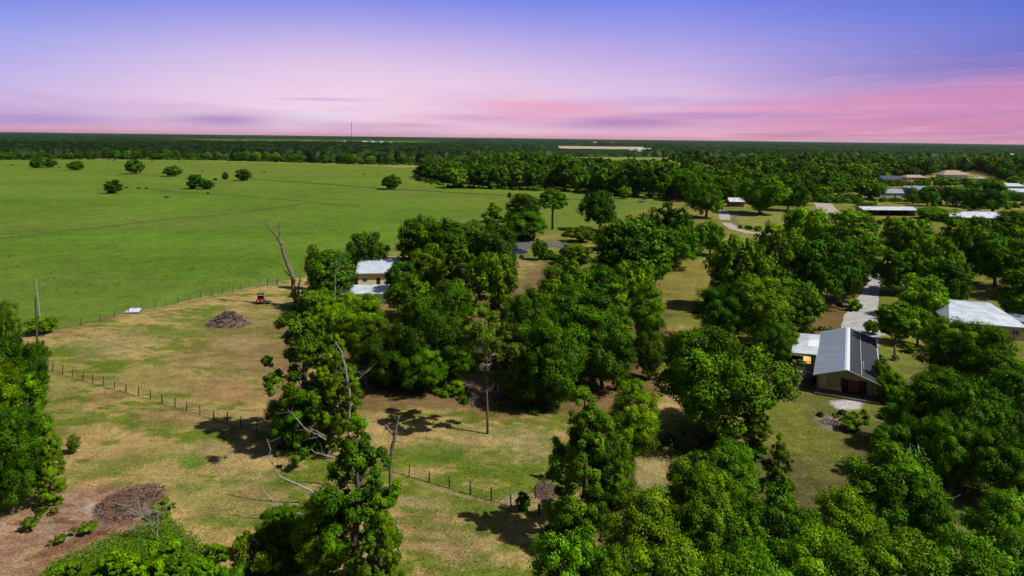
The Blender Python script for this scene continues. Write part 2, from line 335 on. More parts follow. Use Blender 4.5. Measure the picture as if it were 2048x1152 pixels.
    trail([(300, 380), (420, 388), (600, 402)], 1.5, (.055, .08, .018), .7); trail([(500, 358), (650, 368), (780, 378), (960, 388), (1100, 396), (1240, 402)], 1.6, (.045, .07, .015), .85)
    trail([(0, 331), (100, 332), (170, 337)], 1, (.08, .09, .03), .5)
    trail([(110, 660), (229, 636), (332, 615), (424, 594), (499, 577), (560, 566)], 1.3, (.07, .08, .03), .7)
    trail([(87, 741), (166, 764), (252, 787), (350, 819), (454, 848), (544, 875), (640, 905), (818, 955), (941, 992), (1000, 1005)], 3.2, (.075, .095, .02), .55)
    trail([(152, 670), (300, 706), (420, 742), (530, 772)], 1.8, (.10, .13, .02), .5); trail([(720, 835), (850, 878), (1000, 900), (1100, 915)], 1.6, (.13, .13, .04), .5)
    trail([(818, 958), (941, 995), (1080, 1020)], 5, (.30, .21, .13), .5)
    # far clearings between the woods
    for P in FAR_CLEAR:
        lay(fade(inside(u, v, P[0]), -.6, .6), P[1], 1.0)
    return col, rough
FAR_CLEAR = [([(1100, 291.5), (1290, 293.5), (1290, 299.5), (1120, 297.5)], (.44, .35, .27)), ([(1140, 314), (1200, 314), (1330, 316), (1350, 322), (1330, 343), (1150, 340)], (.16, .20, .025)),
             ([(640, 285), (880, 289), (880, 293), (640, 289)], (.20, .24, .08))]
def ground():
    # one sheet, dense where the land is near and in front, running out past the horizon
    ang = np.concatenate([np.radians(np.linspace(-180, -56, 40, endpoint=False)), np.arctan(np.linspace(-1.48, 1.48, 1100)), np.radians(np.linspace(56.2, 180, 40))])
    rad = np.concatenate([[0.5, 10, 25, 38], np.geomspace(44, 900, 620), np.geomspace(920, 60000, 60)])
    A, D = np.meshgrid(ang, rad, indexing='ij'); cosA = np.cos(A)
    front = np.abs(A) < R(56.1)
    dist = np.where(front, D/np.maximum(cosA, .3), D/ .558)
    X, Y = dist*np.sin(A), dist*cosA
    col, rough = ground_colour(X, Y)
    Z = np.where((D > 700) , -(.0)*D, 0) + (fbm(X*.08, Y*.08, 71, 3)-.5)*.25*np.clip((D-30)/30, 0, 1)*np.clip((1500-D)/800, 0, 1)
    V = np.stack([X, Y, Z], -1).reshape(-1, 3); na, nr = A.shape
    i, j = np.meshgrid(np.arange(na-1), np.arange(nr-1), indexing='ij'); q = (i*nr + j).ravel()
    Fq = np.stack([q, q+1, q+nr+1, q+nr], -1)[:, ::-1]
    m = bpy.data.materials.new('ground'); m.use_nodes = True; nt = m.node_tree; N = nt.nodes.new; L = nt.links.new
    b = nt.nodes['Principled BSDF']; b.inputs['Roughness'].default_value = .95; b.inputs['Specular IOR Level'].default_value = .05
    a = N('ShaderNodeAttribute'); a.attribute_name = 'tint'; geo = N('ShaderNodeNewGeometry')
    def noise(scale, det=6, dist=0):
        n = N('ShaderNodeTexNoise'); L(geo.outputs['Position'], n.inputs['Vector']); n.inputs['Scale'].default_value = scale; n.inputs['Detail'].default_value = det; n.inputs['Roughness'].default_value = .7; return n.outputs[0]
    def rng(x, a0, a1, b0, b1):
        r = N('ShaderNodeMapRange'); L(x, r.inputs[0])
        for i_, v_ in enumerate((a0, a1, b0, b1)): r.inputs[i_+1].default_value = v_
        return r.outputs[0]
    def mul(f, c, k):
        x = N('ShaderNodeVectorMath'); x.operation = 'SCALE'; L(c, x.inputs[0]); L(f, x.inputs['Scale']); return x.outputs[0]
    fine = noise(3.2, 8); c1 = mul(rng(fine, .3, .7, .5, 1.5), a.outputs['Color'], 1)
    mid = noise(.55, 6); c2 = mul(rng(noise(.13, 7), .3, .7, .78, 1.22), mul(rng(mid, .3, .7, .72, 1.28), c1, 1), 1)
    # tufts of greener grass and dead straw between them, only in the rough paddock
    tf = noise(1.3, 7)
    x = N('ShaderNodeMix'); x.data_type = 'RGBA'; t = N('ShaderNodeMath'); t.operation = 'MULTIPLY'; L(rng(tf, .52, .64, 0, .55), t.inputs[0]); L(a.outputs['Alpha'], t.inputs[1])
    L(t.outputs[0], x.inputs[0]); L(c2, x.inputs[6]); x.inputs[7].default_value = (.11, .15, .02, 1)
    y = N('ShaderNodeMix'); y.data_type = 'RGBA'; t = N('ShaderNodeMath'); t.operation = 'MULTIPLY'; L(rng(tf, .46, .34, 0, .45), t.inputs[0]); L(a.outputs['Alpha'], t.inputs[1])
    L(t.outputs[0], y.inputs[0]); L(x.outputs[2], y.inputs[6]); y.inputs[7].default_value = (.30, .20, .10, 1)
    L(y.outputs[2], b.inputs['Base Color'])
    bp = N('ShaderNodeBump'); bp.inputs['Strength'].default_value = .8; bp.inputs['Distance'].default_value = .22; L(fine, bp.inputs['Height']); L(bp.outputs[0], b.inputs['Normal'])
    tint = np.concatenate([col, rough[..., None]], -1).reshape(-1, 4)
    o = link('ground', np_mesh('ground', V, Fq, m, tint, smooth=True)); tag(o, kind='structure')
ground()
# ---------------------------------------------------------------- far woods: lumpy canopy
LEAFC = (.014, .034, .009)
def canopy_height(X, Y, sp, k):
    gx, gy = X/sp, Y/sp; i0, j0 = np.floor(gx).astype(np.int64), np.floor(gy).astype(np.int64)
    best = np.full(X.shape, -9.0); bid = np.zeros(X.shape)
    for di in (-1, 0, 1):
        for dj in (-1, 0, 1):
            i, j = i0+di, j0+dj
            cx, cy = i+.15+.7*hash2(i, j, k), j+.15+.7*hash2(i, j, k+1); r = .55+.4*hash2(i, j, k+2); hh = .72+.5*hash2(i, j, k+3)
            d = ((gx-cx)**2+(gy-cy)**2)/r**2; h = hh*np.sqrt(np.clip(1-d, 0, 1)*.85+.02) - (d > 1)*.6
            up = h > best; best = np.where(up, h, best); bid = np.where(up, hash2(i, j, k+4), bid)
    return np.maximum(best, .12), bid
def far_wood():
    us = np.linspace(-700, 2750, 1500); Ys = np.concatenate([np.geomspace(830, 1700, 330), np.geomspace(1706, 46000, 330)])
    Ug, Yg = np.meshgrid(us, Ys, indexing='ij'); jj = hash2((Ug*7).astype(np.int64), (Yg).astype(np.int64), 5)
    Xg = (Ug-U0)*Yg/F; Yj = Yg + (jj-.5)*np.where(Yg < 1700, 1.5, Yg*.004)
    h1, b1 = canopy_height(Xg, Yj, 13.5, 11); h2, b2 = canopy_height(Xg, Yj, 34.0, 31); h3, b3 = canopy_height(Xg, Yj, 90.0, 51)
    w2 = fade(Yg, 1900, 2600); w3 = fade(Yg, 5000, 7000)
    h = (h1*(1-w2) + h2*w2)*(1-w3) + h3*w3; bid = np.where(w3 > .5, b3, np.where(w2 > .5, b2, b1))
    u, v = Ug, V0 + TILT*(Ug-U0) + F*H/Yg
    u2 = u - (v-V0)*SA
    # where the woods begin
    edge = np.interp(u2, [-700, 0, 250, 400, 500, 700, 850, 900, 1100, 1140, 1350, 1420, 1700, 2048, 2750], [318, 318.5, 317, 319, 321, 327, 329, 329, 316, 314, 315, 322, 322, 322, 322])
    m = fade(edge - v + (fbm(Xg*.03, Yg*.03, 5)-.5)*2.5, 0, .5)
    for P in FAR_CLEAR: m = m*(1-fade(inside(u2, v, P[0]), -.5, .3))
    big = fbm(Xg*.0016, Yg*.0011, 77, 4)
    m = m*np.where(Yg > 1500, smooth(np.clip((.66-big)*14, 0, 1)), 1)         # small openings further off
    lowf = fade(u2, 1080, 1100)*fade(u2, 1310, 1290)*fade(v, 296, 298)*fade(v, 316, 312)
    gap = smooth(np.clip((fbm(Xg*.008, Yg*.008, 88, 3)-.30)*9, 0, 1)); h = h*(.45+.55*gap)
    h = h*(1-.75*lowf); small = -3.5*lowf
    Z = -1.5 + fade(Yg, 4000, 12000)*(fbm(Xg*.00022, Yg*.00016, 97, 3)-.35)*38 + m*(4.5 + h*13.5*(.85+.3*fbm(Xg*.004, Yg*.004, 91, 2)) + small)
    tv = .55 + .95*bid; lo = fbm(Xg*.0028, Yg*.0022, 61, 3)[..., None]
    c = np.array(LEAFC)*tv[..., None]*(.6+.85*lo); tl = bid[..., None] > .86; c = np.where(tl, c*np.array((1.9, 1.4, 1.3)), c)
    uu, vv = u2, v; wig = (fbm(Xg*.002, Yg*.004, 93, 3)-.5)*5
    dk = fade(uu, 980, 820)*fade(vv+wig, 289, 292)*fade(Yg, 900, 990); c = c*(1-.45*dk[..., None])          # shade behind the pasture tree line, painted into the leaf colour
    lt = fade(np.abs(uu-600)+wig*20, 300, 180)*fade(np.abs(vv+wig*.4-286.5-(uu-600)*.006), 3.2, 1.6); c = c*(1-lt[..., None])+np.array((.085, .12, .022))*(.7+.7*bid[..., None])*lt[..., None]   # pale scrub
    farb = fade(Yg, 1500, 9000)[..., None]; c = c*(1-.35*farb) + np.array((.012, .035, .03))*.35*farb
    fine = .7+.6*hash2((Ug*31).astype(np.int64), (Yg*13).astype(np.int64), 9)[..., None]; c = c*fine
    V = np.stack([Xg, Yj, Z], -1).reshape(-1, 3); nu, ny = Ug.shape
    i, j = np.meshgrid(np.arange(nu-1), np.arange(ny-1), indexing='ij'); mk = (m[:-1, :-1] + m[1:, :-1] + m[:-1, 1:] + m[1:, 1:]).ravel() > .01
    q = (i*ny+j).ravel()[mk]; Fq = np.stack([q, q+ny, q+ny+1, q+1], -1)
    mt = leaf_material('far_leaves', (1, 1, 1), .0, 0.0)
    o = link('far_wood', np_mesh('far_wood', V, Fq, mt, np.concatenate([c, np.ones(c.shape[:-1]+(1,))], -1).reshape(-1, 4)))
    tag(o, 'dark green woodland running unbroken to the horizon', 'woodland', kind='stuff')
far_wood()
# ---------------------------------------------------------------- trees
def unit(v): return v / (np.linalg.norm(v, axis=-1, keepdims=True) + 1e-9)
def leaf_quads(P, Nn, size, rng, tint):
    n = len(P); Nn = unit(Nn); r = unit(rng.normal(size=(n, 3))); t = unit(np.cross(Nn, r)); b = np.cross(Nn, t)
    s = (np.asarray(size)*(.65+.7*rng.random(n)))[:, None]; asp = (.45+.35*rng.random(n))[:, None]
    bend = Nn*s*.18
    V = np.stack([P - t*s + bend*0, P - b*s*asp + bend, P + t*s, P + b*s*asp + bend], 1).reshape(-1, 3)
    Fq = np.arange(4*n).reshape(-1, 4); T = np.repeat(tint, 4, 0)
    return V, Fq, np.concatenate([T, np.ones((len(T), 1))], 1)
def crown_points(clumps, rng, nleaf, sub=10, inner=.35, centre=None, out=1.0):
    """clumps: list of (centre, radius, squash, tint multiplier); returns points, normals, tints"""
    Ps, Ns, Ts = [], [], []; w = np.array([c[1]**2 for c in clumps]); w = w/w.sum()
    cen = np.array(centre if centre is not None else np.mean([c[0] for c in clumps], 0))
    for (c, r, sq, tm), wk in zip(clumps, w):
        c = np.array(c); ns = max(3, int(sub*(.7+.6*rng.random())))
        sd = unit(rng.normal(size=(ns, 3)) + np.array((0, 0, .35))); sr = r*(.26+.24*rng.random(ns)); sc_ = c + sd*np.array((1, 1, sq))*(r*(.62+.38*rng.random(ns)))[:, None]
        sb = .8+.4*rng.random(ns)
        n = int(nleaf*wk); k = rng.integers(0, ns, n)
        d = unit(rng.normal(size=(n, 3))); rad = sr[k]*(inner+(1.12-inner)*rng.random(n)**.5 + .5*rng.random(n)**4)
        P = sc_[k] + d*rad[:, None]*np.array((1, 1, .85))
        nr = .8*d + .55*unit(P - c) + .2*unit(P - cen) + .36*rng.normal(size=(n, 3)) + np.array((0, 0, .25))
        keep = (np.einsum('ij,ij->i', unit(P-c), unit(P-cen)*1.0) > -.55) | (rng.random(n) < .35)
        yel = (sb[k]-.8)[:, None]*np.array((.9, .5, .0)); tt = (tm*sb[k]*(.75+.5*rng.random(n)))[:, None]*(1+yel) * (1 + (rng.random((n, 1))-.5)*np.array((.5, .12, .2)))
        Ps.append(P[keep]); Ns.append(nr[keep]); Ts.append(tt[keep])
    return np.concatenate(Ps), np.concatenate(Ns), np.concatenate(Ts)
BARK = material('bark', (.13, .095, .065), .9, (2.5, .8, (.06, .045, .035)), bump=.6)
BARK_PALE = material('pale_bark', (.33, .29, .245), .8, (1.8, .8, (.20, .16, .13)), bump=.4)
BARK_RED = material('reddish_bark', (.20, .115, .07), .9, (2.2, .8, (.10, .06, .04)), bump=.6)
LEAF = {'oak': leaf_material('oak_leaves', (.048, .112, .008)), 'bright': leaf_material('bright_leaves', (.094, .184, .012), var=.25),
        'gum': leaf_material('gum_leaves', (.085, .168, .013), var=.2), 'olive': leaf_material('olive_leaves', (.095, .155, .022), var=.2),
        'scrub': leaf_material('scrub_leaves', (.115, .215, .016), var=.25), 'pine': leaf_material('pine_needles', (.07, .15, .015), var=.2), 'dark': leaf_material('dark_leaves', (.030, .074, .007), var=.25)}
def limb(mb, a, b, r0, r1, rng, n=5, wob=.08, seg=6):
    a, b = np.array(a, float), np.array(b, float); L_ = np.linalg.norm(b-a); pts = []
    for k in range(n):
        t = k/(n-1); p = a*(1-t)+b*t; p[2] += math.sin(t*math.pi)*L_*.05
        if 0 < k < n-1: p = p + rng.normal(size=3)*wob*L_*.5
        pts.append(tuple(p))
    mb.tube(pts, [r0+(r1-r0)*k/(n-1) for k in range(n)], seg, cap=False); return pts
# every maker returns (trunk mesh, crown mesh, height, width) at its natural size
def make_dome(key, seed, nleaf, leaf, Ht=12., W=13., lowfrac=.12, ncl=20, hemi=False, bark=BARK, clr=(.2, .3), tk=1.0):
    rng = np.random.default_rng(seed); cl = []; zc = Ht*(.5+lowfrac*.4); rz = Ht*(1-lowfrac)/2; rw = W/2
    asym = rng.normal(size=2)*.12
    for i in range(ncl):
        z = 1-2*(i+.5)/ncl; th = i*2.39996+seed; s = math.sqrt(max(0, 1-z*z)); q = .60+.16*rng.random()
        if hemi and z < -.25: z = -.25 - .3*rng.random()
        r = W*(clr[0]+(clr[1]-clr[0])*rng.random())*.65
        wide = 1 + .18*math.cos(th*1.0+seed*2)+asym[0]*math.cos(th)+asym[1]*math.sin(th)
        c = (rw*q*s*math.cos(th)*wide, rw*q*s*math.sin(th)*wide, zc+rz*q*z*(1.05 if z > 0 else .9)+rng.normal()*.25)
        cl.append((c, r, .85, .6+.75*rng.random()))
    cl.append(((0, 0, zc), W*.26, .9, .9))
    P, Nn, T = crown_points(cl, rng, nleaf, sub=12, centre=(0, 0, zc-rz*.3))
    keep = P[:, 2] > .15; V, Fq, T4 = leaf_quads(P[keep], Nn[keep], leaf, rng, T[keep])
    cm = np_mesh('crown', V, Fq, LEAF[key], T4)
    mb = MB(); r0 = (.022*Ht+.08)*tk; fork = (rng.normal()*.2, rng.normal()*.2, Ht*.28)
    mb.tube([(0, 0, -.4), (0, 0, .2), tuple(np.array(fork)*.6), fork], [r0*1.5, r0*1.15, r0, r0*.9], 8)
    for c in cl[:-1:2]: limb(mb, fork, np.array(c[0])*np.array((.95, .95, 1)), r0*.55, r0*.12, rng)
    return mb.mesh('trunk', bark, True), cm, Ht, W
def make_gum(key, seed, nleaf, leaf, Ht=17., W=8., ncl=24, bark=BARK, start=.22, lean=0.0):
    """tall tree with rising limbs, foliage in separate clusters with gaps"""
    rng = np.random.default_rng(seed); mb = MB(); cl = []; r0 = .016*Ht+.06
    tp = []; x = y = 0
    for k in range(9):
        t = k/8; x += rng.normal()*.16+lean*.1; y += rng.normal()*.16; tp.append((x, y, t*Ht*.93-.3))
    mb.tube(tp, [r0*1.4*(1-k/8*.88)+.02 for k in range(9)], 8)
    for i in range(ncl):
        t = start+(1-start)*(i+.4*rng.random())/ncl; th = i*2.39996+seed; prof = math.sin(min(1, .25+t*.85)*math.pi)**.5 if t < .95 else .3
        prof = (.55+.45*math.sin(math.pi*min(1, t*1.02)))*(1 if t < .85 else (1.15-t)/.3)
        R_ = W*.5*prof*(.35+.55*rng.random()); k = min(7, int(t*8)); base = np.array(tp[max(0, k-1)])
        c = base+np.array((math.cos(th)*R_, math.sin(th)*R_, Ht*(.08+.05*rng.random()))); c[2] = min(c[2], Ht-1.0)
        r = W*(.10+.09*rng.random()); limb(mb, base, c, r0*.35, r0*.07, rng, 5, .1, 5)
        cl.append((c, r, 1.0+.35*rng.random(), .7+.55*rng.random()))
        if rng.random() < .6:
            c2 = c+rng.normal(size=3)*r*.9; cl.append((c2, r*.65, 1.1, .7+.6*rng.random())); limb(mb, base*.3+c*.7, c2, r0*.1, r0*.04, rng, 3, .05, 4)
    cl.append((np.array(tp[-1])+np.array((0, 0, -.2)), W*.15, 1.1, 1.1))
    P, Nn, T = crown_points(cl, rng, nleaf, sub=9, inner=.2)
    V, Fq, T4 = leaf_quads(P, Nn, leaf, rng, T)
    return mb.mesh('trunk', bark, True), np_mesh('crown', V, Fq, LEAF[key], T4), Ht, W*1.12
def make_umbrella(seed, nleaf, leaf, Ht=17., W=9.5):
    """slender pale trunk, thin see-through crown held high"""
    rng = np.random.default_rng(seed); mb = MB(); cl = []
    tp = [(0, 0, -.3), (.05, 0, 3), (.25, .1, 6.2), (.3, 0, 9), (.55, .1, 11.6), (.5, .2, 14.5)]; mb.tube(tp, [.19, .16, .13, .10, .08, .04], 8)
    mb.tube([(.3, 0, 7.3), (1.1, 0, 8.3), (1.6, .1, 8.8), (2.1, .1, 10)], [.08, .06, .05, .02], 5); mb.tube([(.3, 0, 9), (1.2, .2, 9.7), (1.9, .2, 9.9)], [.05, .04, .02], 5)
    for i in range(20):
        th = i*2.39996; t = (i+.5)/20; R_ = W*.46*math.sqrt(t)*(.8+.3*rng.random()); z = 14.9-3.6*t+rng.normal()*1.1
        c = np.array((.4+R_*math.cos(th), R_*math.sin(th), z)); base = np.array(tp[4 if t < .5 else 3]); limb(mb, base, c, .07, .02, rng, 4, .08, 4)
        cl.append((c, .75+.65*rng.random(), .8, .8+.5*rng.random()))
    for i in range(5):
        th = i*1.4; c = np.array((.8+2.6*math.cos(th), 2.2*math.sin(th), 10.2+1.2*rng.random())); limb(mb, (.3, 0, 9), c, .05, .02, rng, 4, .08, 4); cl.append((c, .8, .6, .8))
    P, Nn, T = crown_points(cl, rng, nleaf, sub=8, inner=.15); V, Fq, T4 = leaf_quads(P, Nn, leaf, rng, T)
    return mb.mesh('trunk', BARK_RED, True), np_mesh('crown', V, Fq, LEAF['olive'], T4), Ht, W
def make_pine(seed, nleaf, leaf, Ht=17., W=10.):
    rng = np.random.default_rng(seed); mb = MB(); cl = []; mb.tube([(0, 0, -.3), (.1, 0, 6), (0, .1, 11), (0, 0, Ht-1)], [.42, .33, .25, .06], 8)
    for i in range(26):
        z = 1-1.25*(i+.5)/26; th = i*2.4; s = math.sqrt(max(0, 1-z*z)); c = np.array((W*.38*s*math.cos(th), W*.38*s*math.sin(th), Ht*.62+Ht*.30*z))
        limb(mb, (0, 0, max(6, c[2]-2)), c, .1, .03, rng, 4, .05, 4); cl.append((c, W*.14, .9, .85+.3*rng.random()))
    P, Nn, T = crown_points(cl, rng, nleaf, sub=10); V, Fq, T4 = leaf_quads(P, Nn, leaf, rng, T)
    return mb.mesh('trunk', BARK, True), np_mesh('crown', V, Fq, LEAF['pine'], T4), Ht, W
def make_palm(seed, nleaf, Ht=9.5, W=6.):
    rng = np.random.default_rng(seed); mb = MB(); mb.tube([(0, 0, -.2), (.05, 0, 3), (-.05, 0, 6), (0, 0, 7.4)], [.24, .16, .15, .2], 8)
    P, Nn, T = [], [], []
    for i in range(46):
        th = i*2.39996; e = R(70-i*2.9); L_ = 2.6+.5*rng.random(); dx, dy = math.cos(th), math.sin(th); side = np.array((-dy, dx, 0))
        for k in range(int(nleaf/46)):
            t = rng.random(); r = L_*t; z = r*math.sin(e)-.55*r*r*.35; p = np.array((dx*r*math.cos(e), dy*r*math.cos(e), 7.4+z)); w = .42*math.sin(math.pi*min(1, t+.12))*(rng.random()*2-1)
            P.append(p+side*w+np.array((0, 0, -abs(w)*.5))); Nn.append(rng.normal(size=3)*.4+np.array((dx*.4, dy*.4, .8))); b = .85+.4*rng.random(); dead = i > 38
            T.append((b*1.7, b*1.0, b*.8) if dead else (b, b, b))
    P, Nn, T = map(np.array, (P, Nn, T)); V, Fq, T4 = leaf_quads(P, Nn, .2, rng, T)
    return mb.mesh('trunk', BARK_RED, True), np_mesh('crown', V, Fq, LEAF['bright'], T4), Ht, W
# shapes by kind, three levels of detail: 0 near, 1 middle, 2 far
PROTO = {}
def protos():
    NL = (50000, 16000, 4200); LS = (.135, .235, .50)
    for lod in range(3):
        n, s = NL[lod], LS[lod]; k = (4, 4, 4)[lod]
        PROTO['oak', lod] = [make_dome('oak', 10+i, n, s, Ht=12, W=13-i*.5, lowfrac=.06, ncl=20+i*2) for i in range(k)]
        PROTO['bright', lod] = [make_dome('bright', 30+i, n, s, Ht=11, W=12, lowfrac=.08, ncl=22+i*3, clr=(.15, .27)) for i in range(k)]
        PROTO['dark', lod] = [make_dome('dark', 50+i, n, s, Ht=12, W=11.5, lowfrac=-.1, ncl=18+i*2) for i in range(2)]
        PROTO['round', lod] = [make_dome('oak', 70+i, int(n*.8), s, Ht=10, W=11.5, lowfrac=-.06, ncl=28, clr=(.17, .22)) for i in range(2)]
        PROTO['olive', lod] = [make_dome('olive', 90+i, int(n*.8), s, Ht=11, W=10, lowfrac=.1, ncl=16, clr=(.15, .26)) for i in range(2)]
        for key in ('oak', 'bright', 'olive'):
            PROTO['tall_'+key, lod] = [make_dome(key, 200+i+len(key), n, s*.95, Ht=17, W=9.5, lowfrac=-.06, ncl=34+3*i, clr=(.2, .34)) for i in range(2)]
        if lod < 2:
            PROTO['gum', lod] = [make_gum('gum', 110+i, int(n*1.0), s*.95, Ht=17, W=8) for i in range(4)]
            PROTO['shrub', lod] = [make_dome('scrub', 130+i, int(n*.16), s*.8, Ht=3, W=3.6, lowfrac=-.1, ncl=9, clr=(.2, .3)) for i in range(3)]
            PROTO['dryshrub', lod] = [make_dome('olive', 140+i, int(n*.10), s*.7, Ht=2.4, W=3, lowfrac=.0, ncl=7, clr=(.2, .3)) for i in range(2)]
            PROTO['umbrella', lod] = [make_umbrella(150, int(n*.42), s)]; PROTO['pine', lod] = [make_pine(160, int(n*.8), s)]
            PROTO['palm', lod] = [make_dome('bright', 170, int(n*.4), s, Ht=9.5, W=5.2, lowfrac=.42, ncl=14, bark=BARK_RED, tk=.5)]
protos()
NAME = {'oak': 'oak_tree', 'bright': 'broadleaf_tree', 'dark': 'evergreen_tree', 'round': 'round_tree', 'olive': 'olive_green_tree', 'gum': 'gum_tree',
        'shrub': 'shrub', 'dryshrub': 'dry_shrub', 'umbrella': 'slender_tree', 'pine': 'pine_tree', 'palm': 'slender_tree'}
TR = random.Random(4); NT = [0]
def tree(kind, X, Y, h, w, label, group=None, merge=False):
    lod = 0 if Y < 125 else (1 if Y < 420 else 2)
    if (kind, lod) not in PROTO: lod = 1
    opts = PROTO['tall_'+('oak' if kind == 'dark' else kind) if kind in ('oak', 'bright', 'olive', 'dark') and h > 1.3*w else kind, lod]; tm, cm, Ht, W = opts[TR.randrange(len(opts))]
    cat = 'shrub' if 'shrub' in kind else 'tree'
    o = empty(NAME[kind], (X, Y, 0), TR.uniform(0, 6.28), label, cat, group)
    o.scale = (w/W, w/W, h/Ht); NT[0] += 1
    link('trunk', tm, o); link('crown', cm, o)
    return o
def tree_px(kind, cx, top, base, wpx, label, group=None):
    X, Y, _ = at(cx, base); b = -(cx-U0)*SA + (top-V0)*CA
    h = H - b*Y/F; return tree(kind, X, Y, h, wpx*Y/F*(.98 if Y < 125 else 1.0), label, group)
